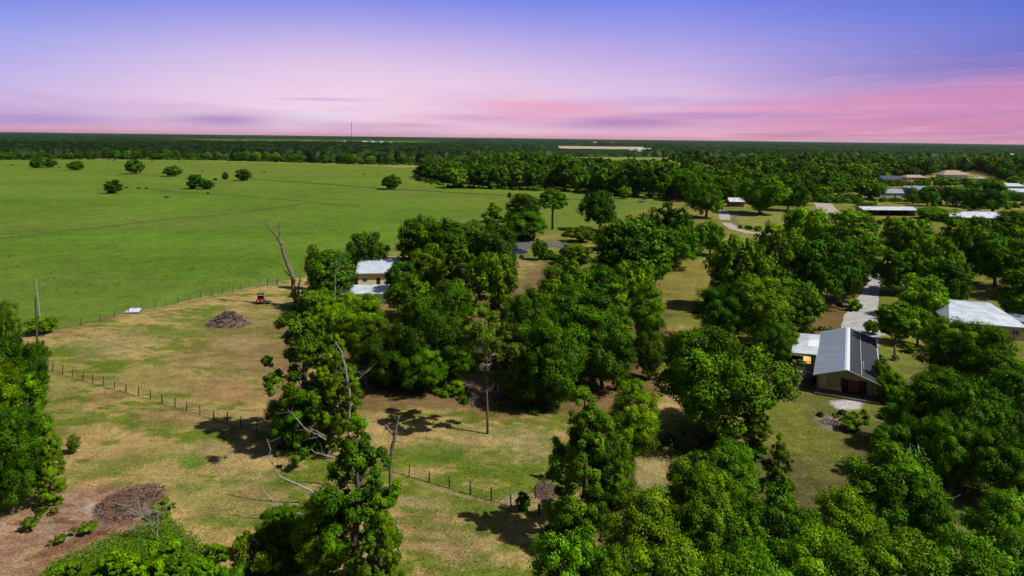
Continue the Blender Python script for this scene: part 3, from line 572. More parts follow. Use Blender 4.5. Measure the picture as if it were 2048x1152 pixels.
# kind, middle x, top y, foot y, width (photo pixels), label
TREES = [
 # lone trees in the pasture
 ('round', 72, 316, 336, 31, 'round green tree on left half of the touching pair in the far left pasture'), ('round', 99, 318, 335, 31, 'round green tree on right half of the touching pair in the far left pasture'),
 ('round', 152, 322, 340, 34, 'small flat-topped tree alone in pasture, just right of the touching pair'), ('round', 268, 318, 348, 40, 'tallest round lone tree at the back of the pasture'),
 ('round', 343, 331, 353, 40, 'low dome-shaped lone tree in pasture, right of the tallest lone one'), ('dark', 225, 360, 387, 38, 'dark haystack-shaped tree standing nearest of the lone pasture trees'),
 ('dark', 388, 348, 378, 34, 'dark pointed tree, taller one of the joined pair in mid pasture'), ('dark', 413, 360, 378, 32, 'low dark bush leaning on the pointed tree in mid pasture'),
 ('round', 451, 344, 360, 14, 'tiny round tree left of the dark square-topped pasture tree'), ('dark', 486, 338, 361, 34, 'dark square-topped tree with visible stems in mid pasture'),
 ('round', 781, 349, 379, 44, 'round dark tree standing alone on the right half of the pasture'),
 ('dark', 430, 356, 361, 9, 'small dark bush beside the joined pair of pasture trees'), ('dark', 1019, 385, 396, 9, 'tiny dark bush on ditch line at right end of pasture'),
 # wood corner beyond the pasture
 ('oak', 868, 330, 362, 50, 'leftmost dark tree of the wood that juts into the pasture'), ('bright', 915, 334, 376, 52, 'pale green tree in front of the wood jutting into the pasture'),
 ('oak', 966, 326, 376, 62, 'broad dome tree on the pasture edge of the jutting wood'), ('oak', 905, 322, 362, 50, 'dark tree behind the pale green one at the jutting wood'),
 ('olive', 1034, 318, 376, 36, 'bare grey-brown tree rising among green ones at the wood edge'), ('olive', 1090, 330, 378, 30, 'brownish thin tree at wood edge right of the bare grey-brown one'),
 ('oak', 1066, 324, 380, 50, 'green tree between two brownish ones at the wood edge'), ('oak', 1130, 316, 380, 60, 'tall dark tree of the wood edge above the yellow-green strip'),
 ('bright', 1160, 332, 384, 46, 'bright green tree at the right end of the pasture wood edge'), ('oak', 1003, 332, 378, 40, 'dark round tree at the wood edge left of the bare grey-brown one'),
 ('oak', 1210, 322, 388, 66, 'dark tree of the wood behind the white-snag tree'), ('oak', 1265, 326, 392, 70, 'broad tree at the wood edge left of the trailer yard'), ('oak', 1318, 324, 396, 62, 'dark tree shading the trailer at the wood edge'),
 ('oak', 1372, 340, 402, 60, 'dark tree directly behind the small red vehicle'), ('bright', 1250, 372, 398, 30, 'small bright tree left of the trailer'),
 ('oak', 1412, 362, 436, 84, 'large dark tree left of the grey bridge road with a leaning foot'), ('oak', 1452, 350, 405, 60, 'dark tree above the head of the grey bridge road'),
 ('bright', 1520, 343, 428, 104, 'big leafy tree behind the oval lawn'), ('oak', 1576, 352, 422, 60, 'dark tree at the back right of the oval lawn'), ('oak', 1610, 356, 410, 60, 'shady tree right of the oval lawn back edge'),
 # middle ground around the round pine
 ('pine', 1105, 377, 459, 62, 'umbrella pine with round top on a bare straight trunk'), ('oak', 1050, 377, 474, 72, 'dense round tree touching the umbrella pine on its left'),
 ('gum', 985, 403, 475, 56, 'pale speckled tree with flat top at the edge of the pasture'), ('oak', 1052, 420, 480, 88, 'dark tree in front of the round pine pair above the asphalt'),
 ('oak', 1200, 378, 462, 76, 'dark tree with a white dead snag on its right side'), ('bright', 1165, 452, 484, 58, 'low bright tree right of the tan yard behind the asphalt'),
 ('bright', 1215, 452, 500, 60, 'yellow-green tree in front of the white-snag tree'), ('bright', 1148, 486, 530, 70, 'light green tree on the right end of the asphalt'),
 ('oak', 1077, 478, 520, 34, 'small round dark tree standing in front of the asphalt'),
 ('round', 1345, 407, 520, 112, 'smooth dome-topped tree, tallest of the large centre right clump'), ('oak', 1285, 424, 592, 150, 'largest dark spreading tree of the centre right clump'),
 ('oak', 1240, 440, 585, 100, 'dark tree on the left side of the large centre right clump'), ('oak', 1350, 452, 535, 100, 'dark tree in front of the smooth dome-topped one'),
 ('bright', 1420, 440, 510, 70, 'yellowish hollow tree left of the white track'), ('bright', 1255, 520, 630, 90, 'tree in front of the large dark clump beside the ochre lawn'),
 # clump left of centre, behind the pale barn
 ('dark', 838, 418, 560, 96, 'leftmost dark tree of the tall clump behind the pale barn'), ('oak', 890, 424, 560, 96, 'dark tree with even top in the clump behind the pale barn'),
 ('olive', 940, 432, 545, 80, 'reddish-tinged tree in the clump behind the pale barn'), ('oak', 985, 450, 560, 96, 'green tree at the right of the clump behind the pale barn'),
 ('bright', 860, 486, 590, 92, 'lighter tree in the middle of the clump right of the barn roof'), ('gum', 925, 470, 610, 90, 'thin tree with pale branches right of the barn'),
 ('bright', 990, 500, 625, 104, 'feathery green tree left of the blue car'), ('oak', 800, 520, 600, 70, 'dark tree overhanging the right end of the barn roof'),
 ('bright', 818, 550, 640, 96, 'bright tree in front of the right end of the barn'), ('oak', 900, 560, 655, 96, 'deep green tree between the barn and the centre grove'),
 ('oak', 726, 462, 556, 92, 'dark tree behind the left end of the pale barn'), ('dark', 655, 488, 622, 96, 'dark tree with a thin white stem left of the barn'), ('olive', 624, 484, 580, 30, 'thin pale-leaved treetop left of the dark barn trees'),
 ('bright', 640, 570, 680, 60, 'medium tree below the forked dead snag'),
 # centre grove
 ('oak', 1140, 518, 640, 110, 'dark tree behind the centre grove below the asphalt'), ('oak', 1195, 516, 640, 90, 'dark tree at the left foot of the centre right clump'),
 ('oak', 1060, 556, 770, 120, 'dark tree on the upper left of the centre grove'), ('oak', 1150, 552, 775, 150, 'broadest tree on top of the centre grove'),
 ('gum', 1225, 560, 745, 104, 'greyish green tree on the right shoulder of the centre grove'), ('bright', 1290, 555, 690, 74, 'light green tree at the right end of the centre grove'),
 ('oak', 1105, 640, 822, 150, 'deep green tree at the lower front of the centre grove'), ('oak', 1205, 630, 780, 140, 'dark tree at the lower right front of the centre grove'),
 ('oak', 1040, 720, 815, 70, 'low dark tree at the front left corner of the centre grove'), ('bright', 1060, 620, 740, 70, 'yellowish treetop left of the centre grove'),
 ('oak', 850, 584, 768, 150, 'big olive-toned tree on the left grove between the barn and bare paddock'), ('oak', 770, 660, 776, 120, 'very dark low tree at the left of the left grove'),
 ('oak', 905, 610, 772, 96, 'tall tree at the right end of the left grove'), ('oak', 850, 690, 785, 110, 'dark skirt tree at the front of the left grove'),
 ('bright', 715, 584, 680, 140, 'bright wide tree in front of the low white roof'), ('bright', 745, 630, 740, 110, 'bright spreading tree between the gum column and left grove'),
 ('umbrella', 975, 600, 868, 135, 'slender tree with thin crown high on a bare trunk in the paddock'),
 # gum column in the foreground
 ('gum', 612, 578, 885, 160, 'tall gum tree in the column, with foliage tufts hanging over paddock'), ('oak', 600, 772, 892, 130, 'low dark tree at the foot of the tall gum by the fence'),
 ('gum', 665, 660, 900, 110, 'gum tree wrapped round the bare pale trunk'), ('gum', 700, 838, 1180, 190, 'nearest gum tree of the column with long pale side branches'),
 ('bright', 640, 980, 1160, 120, 'dense green tree at left foot of the nearest gum'), ('gum', 765, 985, 1230, 110, 'drooping tree at the bottom right of the gum column'), ('bright', 560, 1015, 1095, 100, 'small leafy tree at the bottom of the pale curved branch'),
 ('gum', 1165, 768, 1082, 150, 'tall pointed gum with the dark forked trunk beside the fence corner'), ('bright', 1262, 750, 925, 104, 'bright rounded tree on a slanting stem right of the pointed gum'),
 ('bright', 1225, 866, 1050, 96, 'bright lower tuft tree on right flank of the pointed gum'), ('gum', 1105, 902, 958, 26, 'thin sapling left of the pointed gum'),
 ('bright', 1150, 1058, 1330, 220, 'pale green tree cut by the bottom edge below the pointed gum'),
 ('bright', 1098, 552, 655, 64, 'small light tree at the head of the centre grove by the tan clearing'), ('oak', 1300, 650, 760, 60, 'dark narrow tree at the right foot of the centre grove'),
 ('gum', 1010, 585, 720, 60, 'thin feathery tree just right of the slender high-crowned one'),
 # big dome and house trees
 ('bright', 1425, 650, 880, 262, 'huge domed tree standing left of the metal-roofed house'), ('bright', 1510, 812, 900, 60, 'yellowish small tree at right foot of the huge domed tree'),
 ('oak', 1450, 572, 690, 120, 'dark tree behind the huge domed one, touching the ochre lawn'), ('bright', 1510, 545, 690, 150, 'broad light tree above the huge domed one'),
 ('bright', 1590, 556, 665, 120, 'broad tree left of the parked car'), ('oak', 1545, 640, 738, 90, 'dark tree touching the house extension on its left'), ('olive', 1576, 640, 712, 46, 'thin yellowish tree just behind the dark shed'),
 ('bright', 1478, 468, 620, 130, 'broad tree beside the right edge of the ochre lawn'), ('bright', 1560, 448, 600, 130, 'broad tree in the middle of the band below the white track'),
 ('oak', 1640, 470, 610, 120, 'tree directly above the head of the concrete driveway'), ('bright', 1610, 408, 520, 110, 'round tree right of the oval lawn'), ('bright', 1702, 412, 560, 110, 'pointed leafy tree left of the open-sided white shed'),
 ('oak', 1690, 500, 600, 84, 'dark tree whose foot shades the parked car'), ('oak', 1550, 530, 640, 110, 'dark tree between the light broad tree and the driveway trees'),
 ('palm', 1790, 603, 719, 78, 'slim tree with shaggy round head on a reddish trunk, on the house lawn'), ('bright', 1835, 612, 690, 76, 'leafy tree behind the slim shaggy-headed tree'),
 ('bright', 1745, 640, 668, 36, 'low bush at the end of the driveway behind the house'),
 ('bright', 1812, 430, 545, 110, 'leafy tree in front of the open-sided white shed'), ('oak', 1790, 500, 590, 84, 'dark tree at the right of the driveway head'), ('bright', 1868, 470, 590, 120, 'tree at the centre of the dense right-hand band'),
 ('bright', 1930, 440, 560, 110, 'tree below the long white roof on the right'), ('oak', 1990, 470, 575, 110, 'dark arching tree left of the right edge band'), ('bright', 2030, 415, 520, 80, 'light tree on the right edge beyond the arching tree'),
 ('bright', 1850, 548, 640, 110, 'tree behind the utility pole with transformer'), ('oak', 1905, 520, 625, 90, 'dark tree behind the white curved roof on the right'), ('bright', 2040, 530, 650, 90, 'tree overhanging the right side of the white curved roof'),
 ('oak', 1960, 430, 520, 80, 'dark tree just below the long white roof'), ('bright', 2060, 480, 600, 90, 'bright tree cut by the right edge of the picture'),
 # right-hand dark bank
 ('bright', 1905, 628, 800, 120, 'bright tree below the white curved roof'), ('bright', 1978, 642, 830, 130, 'tree beside the brown wall at the right edge'),
 ('oak', 1880, 720, 905, 130, 'dark tree on the left side of the right bank'), ('oak', 1965, 760, 950, 150, 'dark tree in the middle of the right bank'), ('oak', 2040, 720, 930, 130, 'dark tree on the right edge of the right bank'),
 ('oak', 1900, 830, 980, 140, 'low dark tree at the front of the right bank'), ('oak', 2010, 860, 1010, 150, 'dark tree at the front right corner of the right bank'),
 ('bright', 1812, 770, 900, 80, 'tree crowding the right front corner of the metal-roofed house'), ('oak', 1800, 850, 960, 90, 'dark tree casting ragged shadow on house lawn'),
 ('bright', 1762, 716, 790, 40, 'climbing bush against the right wall of the house'), ('bright', 1785, 740, 805, 60, 'yellowish bush off the right side of the house'),
 # foreground forest
 ('bright', 1395, 900, 1090, 150, 'rounded tree at the back left of the foreground forest'), ('bright', 1460, 870, 1060, 120, 'tree with pale top at the back of the foreground forest'), ('gum', 1548, 862, 1040, 80, 'feathery tree leaning over the lawn from the foreground forest'),
 ('bright', 1295, 960, 1200, 160, 'leafy tree on the left flank of the foreground forest'), ('bright', 1420, 990, 1240, 200, 'broad tree in the left middle of the foreground forest'), ('bright', 1560, 990, 1220, 190, 'broad tree in the middle of the foreground forest'),
 ('bright', 1800, 882, 1150, 190, 'tallest pointed tree of the foreground forest'), ('bright', 1685, 960, 1180, 150, 'tree left of the tallest pointed foreground one'), ('bright', 1862, 970, 1200, 90, 'tree right of the tallest pointed foreground one'),
 ('bright', 1330, 1070, 1400, 220, 'tree cut by bottom edge at the left end of the foreground forest'), ('bright', 1500, 1075, 1420, 230, 'tree cut by bottom edge, left middle of the foreground forest'), ('bright', 1660, 1060, 1400, 220, 'tree cut by bottom edge in the middle of the foreground forest'),
 ('bright', 1810, 1060, 1400, 230, 'tree cut by bottom edge below the tallest pointed one'), ('bright', 2015, 965, 1230, 150, 'loose-crowned tree with pale limbs at the lower right'), ('bright', 1950, 1075, 1400, 190, 'tree cut by bottom edge near the right corner'), ('bright', 2060, 1060, 1380, 170, 'tree filling the bottom right corner'),
 ('bright', 1235, 1090, 1400, 150, 'tree cut by bottom edge between the pale tree and the forest'),
 # left edge
 ('olive', 10, 594, 770, 54, 'thin grey treetop at the left edge above the dark trees'), ('bright', 85, 632, 668, 60, 'small bushy tree round the foot of the far left pole'),
 ('oak', 10, 655, 860, 90, 'tree at left edge below the thin grey treetop'), ('oak', 68, 665, 830, 60, 'dark tree touching the left fence end'), ('gum', 58, 740, 960, 118, 'broad dark tree in the middle of the left edge group'),
 ('oak', 25, 790, 1028, 96, 'lowest dark tree of the left edge group'), ('gum', 98, 860, 1010, 66, 'looser tree at the right side of the left edge group'), ('olive', 145, 868, 908, 24, 'slim little tree standing off the left edge group'),
 ('bright', -30, 700, 900, 120, 'tree cut off by the left edge'),
 # far right small ones
 ('bright', 1736, 358, 398, 66, 'spreading tree with clear trunk in front of the grey building'), ('oak', 1676, 364, 390, 36, 'small dark round tree left of the spreading one'), ('bright', 1642, 368, 400, 44, 'small tree beside the grassy rise'),
 ('oak', 1855, 372, 412, 40, 'dark tree between the two grey buildings'), ('oak', 1905, 372, 412, 50, 'speckled tree right of the grey building'), ('oak', 1945, 378, 415, 50, 'tree left of the largest far right tree'),
 ('oak', 1985, 358, 428, 84, 'largest dark tree at the far right'), ('bright', 1825, 372, 408, 26, 'small tree in front of the pale shed wall'), ('bright', 1890, 354, 375, 50, 'low tree in front of the tan-roofed house'),
 ('bright', 1935, 356, 374, 36, 'bush hiding the right side of the tan-roofed house'), ('bright', 1600, 378, 412, 50, 'small tree by the grassy rise, left one'), ('bright', 2035, 352, 372, 40, 'tree at the far right edge by the white sheds'),
 ('bright', 1875, 415, 440, 90, 'low bright hedge-like tree before the long white roof'),
 # shrubs
 ('dark', 1048, 984, 1020, 34, 'dark vine-covered bush standing beside the fence corner'),
 ('dryshrub', 58, 1032, 1062, 36, 'yellowish dry shrub on the bare red soil'), ('shrub', 325, 1000, 1034, 46, 'dark green shrub behind the pale leafless stems'), 
 ('shrub', 150, 1122, 1170, 60, 'low shrub at the bottom left of the green bank'), ('shrub', 240, 1098, 1150, 76, 'shrub at the middle of the green bank'), ('shrub', 335, 1088, 1150, 90, 'rounded shrub at the top right of the green bank'),
 ('shrub', 280, 1132, 1200, 90, 'shrub at the bottom edge of the green bank, left'), ('shrub', 400, 1112, 1190, 84, 'shrub at the bottom edge of the green bank, right'), ('shrub', 205, 1155, 1230, 80, 'shrub cut by the bottom left edge of the green bank'),
 ('shrub', 455, 1130, 1190, 70, 'shrub at the bottom right end of the green bank'), ('shrub', 485, 1062, 1112, 44, 'small leafy shrub left of the leafy tree by the curved branch'), ('shrub', 440, 1090, 1120, 44, 'low shrub between green bank and curved branch'),
 ('shrub', 415, 1088, 1108, 16, 'tiny conical shrub right of the green bank'), ('dryshrub', 530, 1100, 1160, 70, 'brownish shrub at the bottom by the gum column'), ('dryshrub', 175, 1045, 1064, 50, 'brown scrub on the bare track'), ('dryshrub', 120, 1070, 1085, 34, 'low grey scrub on the bare track'),
 ('shrub', 1240, 752, 780, 30, 'small rounded bush between bright tree and grove'), ('shrub', 915, 765, 790, 50, 'low bush at the right foot of the left grove'), ('shrub', 1255, 590, 640, 40, 'bush by the ochre lawn'),
 ('shrub', 1600, 720, 740, 30, 'low bush before the dark shed'), ('shrub', 1700, 835, 862, 46, 'dark bush beside the rubble heap'), ('dryshrub', 1665, 655, 672, 34, 'yellowish scrub behind the house'), ('shrub', 1710, 600, 622, 30, 'bush at the left edge of the driveway'),
 ('shrub', 1820, 690, 705, 30, 'bush at the right edge of the slim shaggy tree lawn'), ('dryshrub', 1790, 708, 722, 18, 'tuft round the foot of the slim shaggy-headed tree'),
]
for t in TREES: tree_px(*t)
# ---- woods on the right made of single trees, nearest first; the rest is one mass
def scatter_wood():
    rng = random.Random(11); cand = []
    zone = [(838, 356), (900, 366), (1000, 372), (1160, 378), (1240, 386), (1330, 392), (1400, 402), (1480, 398), (1560, 392), (1620, 386), (1700, 378), (1760, 356), (1860, 352), (1880, 344), (1960, 344), (2010, 362), (2120, 368), (2400, 372), (2400, 322), (1352, 326), (1335, 343), (1150, 341), (1130, 318), (900, 329)]
    free = [[(1240, 392), (1345, 394), (1345, 410), (1240, 430)], [(1455, 420), (1575, 415), (1600, 470), (1430, 470)]]
    pts = []; grid = {}
    for _ in range(60000):
        Y = rng.uniform(420, 1180); u = rng.uniform(820, 2400); X = (u-U0)*Y/F; uu, vv = pix(X, Y)
        if inside(np.array([uu]), np.array([vv]), zone)[0] < 0: continue
        if Y > 560 and vnoise(np.array([X/55.]), np.array([Y/75.]), 7)[0] > .74: continue
        g = (int(X//9), int(Y//9))
        if any((X-a)**2+(Y-b)**2 < 78 for i in (-1, 0, 1) for j in (-1, 0, 1) for a, b in grid.get((g[0]+i, g[1]+j), [])): continue
        grid.setdefault(g, []).append((X, Y)); pts.append((Y, X, uu, vv))
    pts.sort()
    # a line of trees along the far side of the pasture
    line = []
    for k in range(46):
        u = 2+k*19.5+rng.uniform(-5, 5); v = np.interp(u, [0, 250, 400, 500, 700, 860], [319.5, 318.5, 320, 322, 328, 330])+rng.uniform(-.8, .6); X, Y, _ = at(u, v); line.append((Y, X, u, v))
    n = max(0, 296-NT[0]-len(line)); near, rest = pts[:n], pts[n:]
    ORD = ['leftmost', 'second', 'third', 'fourth', 'fifth', 'sixth', 'seventh', 'eighth', 'ninth', 'tenth', 'eleventh', 'twelfth', 'thirteenth', 'fourteenth', 'fifteenth', 'sixteenth']
    def labels(items, secs, head):
        out = {}; cnt = {}
        for it in sorted(items, key=lambda i: i[2]):
            s = [t for lim, t in secs if it[2] < lim][0]; k = cnt.get(s, 0); cnt[s] = k+1
            out[it] = (ORD[k]+(' from left' if k else '') if k < len(ORD) else 'rightmost')+' '+head+' '+s
        return out
    A = labels(line, [(125, 'behind the touching pair'), (250, 'behind the flat-topped lone tree'), (400, 'behind the tallest lone pasture tree'), (560, 'behind the square-topped pasture tree'), (700, 'just left of the radio mast'), (9999, 'just right of the radio mast')], 'tree of the far pasture edge')
    B = labels(near, [(1000, 'behind the pasture corner'), (1200, 'behind the brownish trees'), (1340, 'behind the trailer'), (1390, 'behind the red vehicle'), (1440, 'right of the red vehicle'), (1500, 'behind left half of the oval lawn'), (1580, 'behind right half of the oval lawn'), (1660, 'above the grassy rise'), (1800, 'by the slate-blue roof'), (1950, 'by the tan villa'), (9999, 'at the right edge')], 'wood tree')
    for it in line:
        Y, X, u, v = it; tree('oak' if rng.random() < .7 else 'bright', X, Y, rng.uniform(9, 15), rng.uniform(10, 17), A[it], 'trees along the far edge of the pasture')
    for it in near:
        Y, X, u, v = it; tree('oak' if rng.random() < .68 else 'bright', X, Y, rng.uniform(10, 20), rng.uniform(9, 18), B[it], 'trees of the dense wood beyond the pasture')
    # remaining trees of the wood as one mass
    Vs, Fs, Ts, nv = [], [], [], 0; nr = np.random.default_rng(3); base = {}
    for key in ('oak', 'bright'):
        for i, (tm, cm, Ht, W) in enumerate(PROTO[key, 2]):
            co = np.empty(len(cm.vertices)*3, np.float32); cm.vertices.foreach_get('co', co); tc = np.empty(len(cm.vertices)*4, np.float32); cm.attributes['tint'].data.foreach_get('color', tc)
            col = np.array((.050, .120, .008) if key == 'oak' else (.085, .175, .010))
            c4 = co.reshape(-1, 4, 3); t4 = tc.reshape(-1, 4, 4); base[key, i] = (c4, t4[..., :3]*col, Ht, W)
    for Y, X, u, v in rest:
        key = 'oak' if rng.random() < .7 else 'bright'; c4, t4, Ht, W = base[key, rng.randrange(4)]; m = 1100 if Y < 800 else 650
        s = nr.choice(len(c4), m, replace=False); a = rng.uniform(0, 6.28); k = math.sqrt(len(c4)/m)
        q = c4[s]; cen = q.mean(1, keepdims=True); q = cen+(q-cen)*k; zn = float(vnoise(np.array([X/70.]), np.array([Y/90.]), 21)[0]); h, w = rng.uniform(8, 16)*(.65+.8*zn)/Ht, rng.uniform(8, 19)/W
        x = (q[..., 0]*math.cos(a)-q[..., 1]*math.sin(a))*w+X; y = (q[..., 0]*math.sin(a)+q[..., 1]*math.cos(a))*w+Y; z = q[..., 2]*h
        Vs.append(np.stack([x, y, z], -1).reshape(-1, 3)); Ts.append((t4[s]*rng.uniform(.45, 1.3)*(.6+.75*float(vnoise(np.array([X/120.]), np.array([Y/160.]), 23)[0]))*np.array((rng.uniform(.8, 1.4), 1, rng.uniform(.7, 1.6)))).reshape(-1, 3)); nv += m
    V = np.concatenate(Vs); T = np.concatenate(Ts); Fq = np.arange(len(V)).reshape(-1, 4)
    o = link('dense_wood', np_mesh('dense_wood', V, Fq, leaf_material('wood_leaves', (1, 1, 1), .15, 0), np.concatenate([T, np.ones((len(T), 1))], 1)))
    tag(o, 'dense green wood filling the land beyond the houses on the right', 'woodland', kind='stuff')
    print('trees', NT[0], 'near', len(near), 'rest', len(rest), near[-1][0] if near else None)
scatter_wood()
# ---------------------------------------------------------------- materials of the built things
M_ROOFB = material('blue_grey_metal', (.36, .41, .50), .38, (.5, .8, (.27, .31, .38)), metallic=.25, spec=.5, stripes=('X', 3.2, .25))
M_ROOFW = material('white_metal', (.66, .70, .76), .35, (.5, .9, (.40, .45, .52)), spec=.5, stripes=('X', 2.6, .25))
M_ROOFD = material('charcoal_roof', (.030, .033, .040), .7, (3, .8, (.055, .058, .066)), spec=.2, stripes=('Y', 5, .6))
M_RIDGE = material('ridge_metal', (.62, .66, .72), .4)
M_CREAM = material('cream_wall', (.74, .57, .30), .85, (1.5, .5, (.62, .47, .24)))
M_TAN = material('tan_wall', (.46, .35, .20), .85, (1.5, .5, (.38, .28, .16)))
M_OLIVE = material('olive_wall', (.26, .24, .12), .85, (1.2, .6, (.16, .16, .08)))
M_WHITE = material('white_paint', (.72, .71, .68), .7, (2, .4, (.6, .59, .56)))
M_TRIM = material('trim_paint', (.50, .48, .44), .6)
M_BLACK = material('black_timber', (.012, .012, .013), .6, (4, .6, (.03, .028, .026)))
M_DARK = material('dark_interior', (.02, .018, .016), .9)
M_BRICK = material('red_brick', (.28, .11, .07), .85, (9, .9, (.16, .06, .04)), bump=.5)
M_WOOD = material('grey_timber', (.17, .135, .10), .9, (5, .8, (.09, .07, .05)), bump=.4)
M_POST = material('fence_post', (.10, .075, .055), .95, (8, .8, (.045, .035, .028)), bump=.4)
M_WIRE = material('wire', (.16, .15, .14), .6, metallic=.6)
M_GLASS = material('window_glass', (.02, .03, .04), .08, spec=.6)
M_LIT = material('lit_window', (.9, .6, .25), .5, emit=((1.0, .62, .22), 1.0))
M_TERRA = material('tan_tiles', (.42, .30, .24), .8, (2, .8, (.32, .22, .17)), stripes=('X', 4, .4))
M_GREYW = material('grey_wall', (.40, .42, .42), .8, (1, .6, (.28, .30, .30)))
M_CONC = material('concrete', (.42, .41, .385), .85, (.6, .9, (.28, .265, .25)), bump=.3)
M_ASPH = material('asphalt', (.115, .110, .125), .9, (.35, .8, (.085, .082, .09)), bump=.2)
M_PATH = material('pale_track', (.36, .32, .27), .9, (.6, .8, (.38, .32, .26)), bump=.2)
M_RED = material('red_paint', (.24, .010, .014), .4, (3, .8, (.12, .008, .01)), spec=.4)
M_TYRE = material('tyre_rubber', (.015, .015, .015), .8)
M_RIM = material('wheel_rim', (.45, .45, .46), .35, metallic=.8)
M_LAMP = material('head_lamp', (.75, .75, .72), .2)
M_TAIL = material('tail_lamp', (.4, .01, .01), .3)
M_ROOFV = material('black_canopy', (.03, .032, .036), .45)
M_TWIG = material('dead_twigs', (.17, .08, .05), .95, (3, .7, (.24, .14, .10)))
M_TWIGW = material('bleached_twigs', (.42, .36, .33), .9, (3, .8, (.26, .20, .17)))
# ---------------------------------------------------------------- roads and paths: thin sheets on the ground
def gz(X, Y): return float((fbm(np.array([X*.08]), np.array([Y*.08]), 71, 3)[0]-.5)*.25)
def sheet(name, cl, mat, lift, label=None):
    """strip along a centre line given in photo pixels: (u, v, half width in metres)"""
    pts = [at(u, v)[:2] + (w,) for u, v, w in cl]; out = []
    for a, b in zip(pts[:-1], pts[1:]):
        n = max(2, int(math.hypot(b[0]-a[0], b[1]-a[1])/1.5))
        out += [tuple(a[k]+(b[k]-a[k])*i/n for k in range(3)) for i in range(n)]
    out.append(pts[-1]); mb = MB(); vs = []; fs = []; K = 6
    for i, p in enumerate(out):
        q, r = out[min(i+1, len(out)-1)], out[max(i-1, 0)]; dx, dy = q[0]-r[0], q[1]-r[1]; l = math.hypot(dx, dy)+1e-9; nx, ny = -dy/l, dx/l
        jit = (random.Random(i*7+len(name)).random()-.5)*.25
        for k in range(K+1):
            s = (k/K*2-1)*(p[2]+jit*(1 if k in (0, K) else 0)); X, Y = p[0]+nx*s, p[1]+ny*s; vs.append((X, Y, gz(X, Y)+lift))
    for i in range(len(out)-1):
        for k in range(K): a = i*(K+1)+k; fs.append((a, a+1, a+K+2, a+K+1))
    mb.add(vs, fs); o = mb.build(name, mat); tag(o, kind='structure')
    if o.data.polygons[0].normal.z < 0: o.data.flip_normals()
    return o
sheet('driveway', [(1758, 540, 1.9), (1747, 562, 1.9), (1740, 590, 2.0), (1729, 615, 2.7), (1720, 640, 3.2), (1718, 668, 3.4), (1722, 690, 3.0)], M_CONC, .09)
sheet('road', [(1000, 520, 2.6), (1025, 505, 3.2), (1042, 490, 4.2), (1075, 486, 4.6), (1115, 490, 4.6), (1180, 500, 4.2)], M_ASPH, .09)
sheet('lane', [(1445, 420, 2.6), (1448, 430, 2.6), (1450, 440, 2.6)], M_CONC, .09)
sheet('track', [(1452, 446, 2.2), (1470, 458, 2.4), (1500, 466, 2.6), (1560, 470, 2.4)], M_PATH, .09)
sheet('verge_track', [(1480, 424, .8), (1466, 438, .8), (1480, 450, .9), (1520, 459, .9)], M_WOOD, .12)
sheet('far_road', [(1640, 400, 5), (1655, 420, 5), (1668, 432, 5), (1678, 450, 4)], M_PATH, .09)
# ---------------------------------------------------------------- the metal-roofed house on the right
def slab(a, b, c, d, t, mb):
    """roof panel through four corners, thickness t downwards"""
    vs = [a, b, c, d] + [(p[0], p[1], p[2]-t) for p in (a, b, c, d)]
    return mb.add(vs, [(0,1,2,3), (7,6,5,4), (0,4,5,1), (1,5,6,2), (2,6,7,3), (3,7,4,0)])
def wall_with_holes(mb, x0, x1, z0, z1, y, t, holes, top=None):
    """wall in the xz plane at y..y+t with rectangular holes (ax, bx, az, bz)"""
    xs = sorted({x0, x1, *[h[0] for h in holes], *[h[1] for h in holes]})
    for a, b in zip(xs[:-1], xs[1:]):
        cuts = sorted([(h[2], h[3]) for h in holes if h[0] <= a+1e-6 and h[1] >= b-1e-6]); z = z0
        for c0, c1 in cuts + [(z1, z1)]:
            if c0 > z+1e-4: mb.box(((a+b)/2, y+t/2, (z+c0)/2), (b-a, t, c0-z))
            z = max(z, c1)
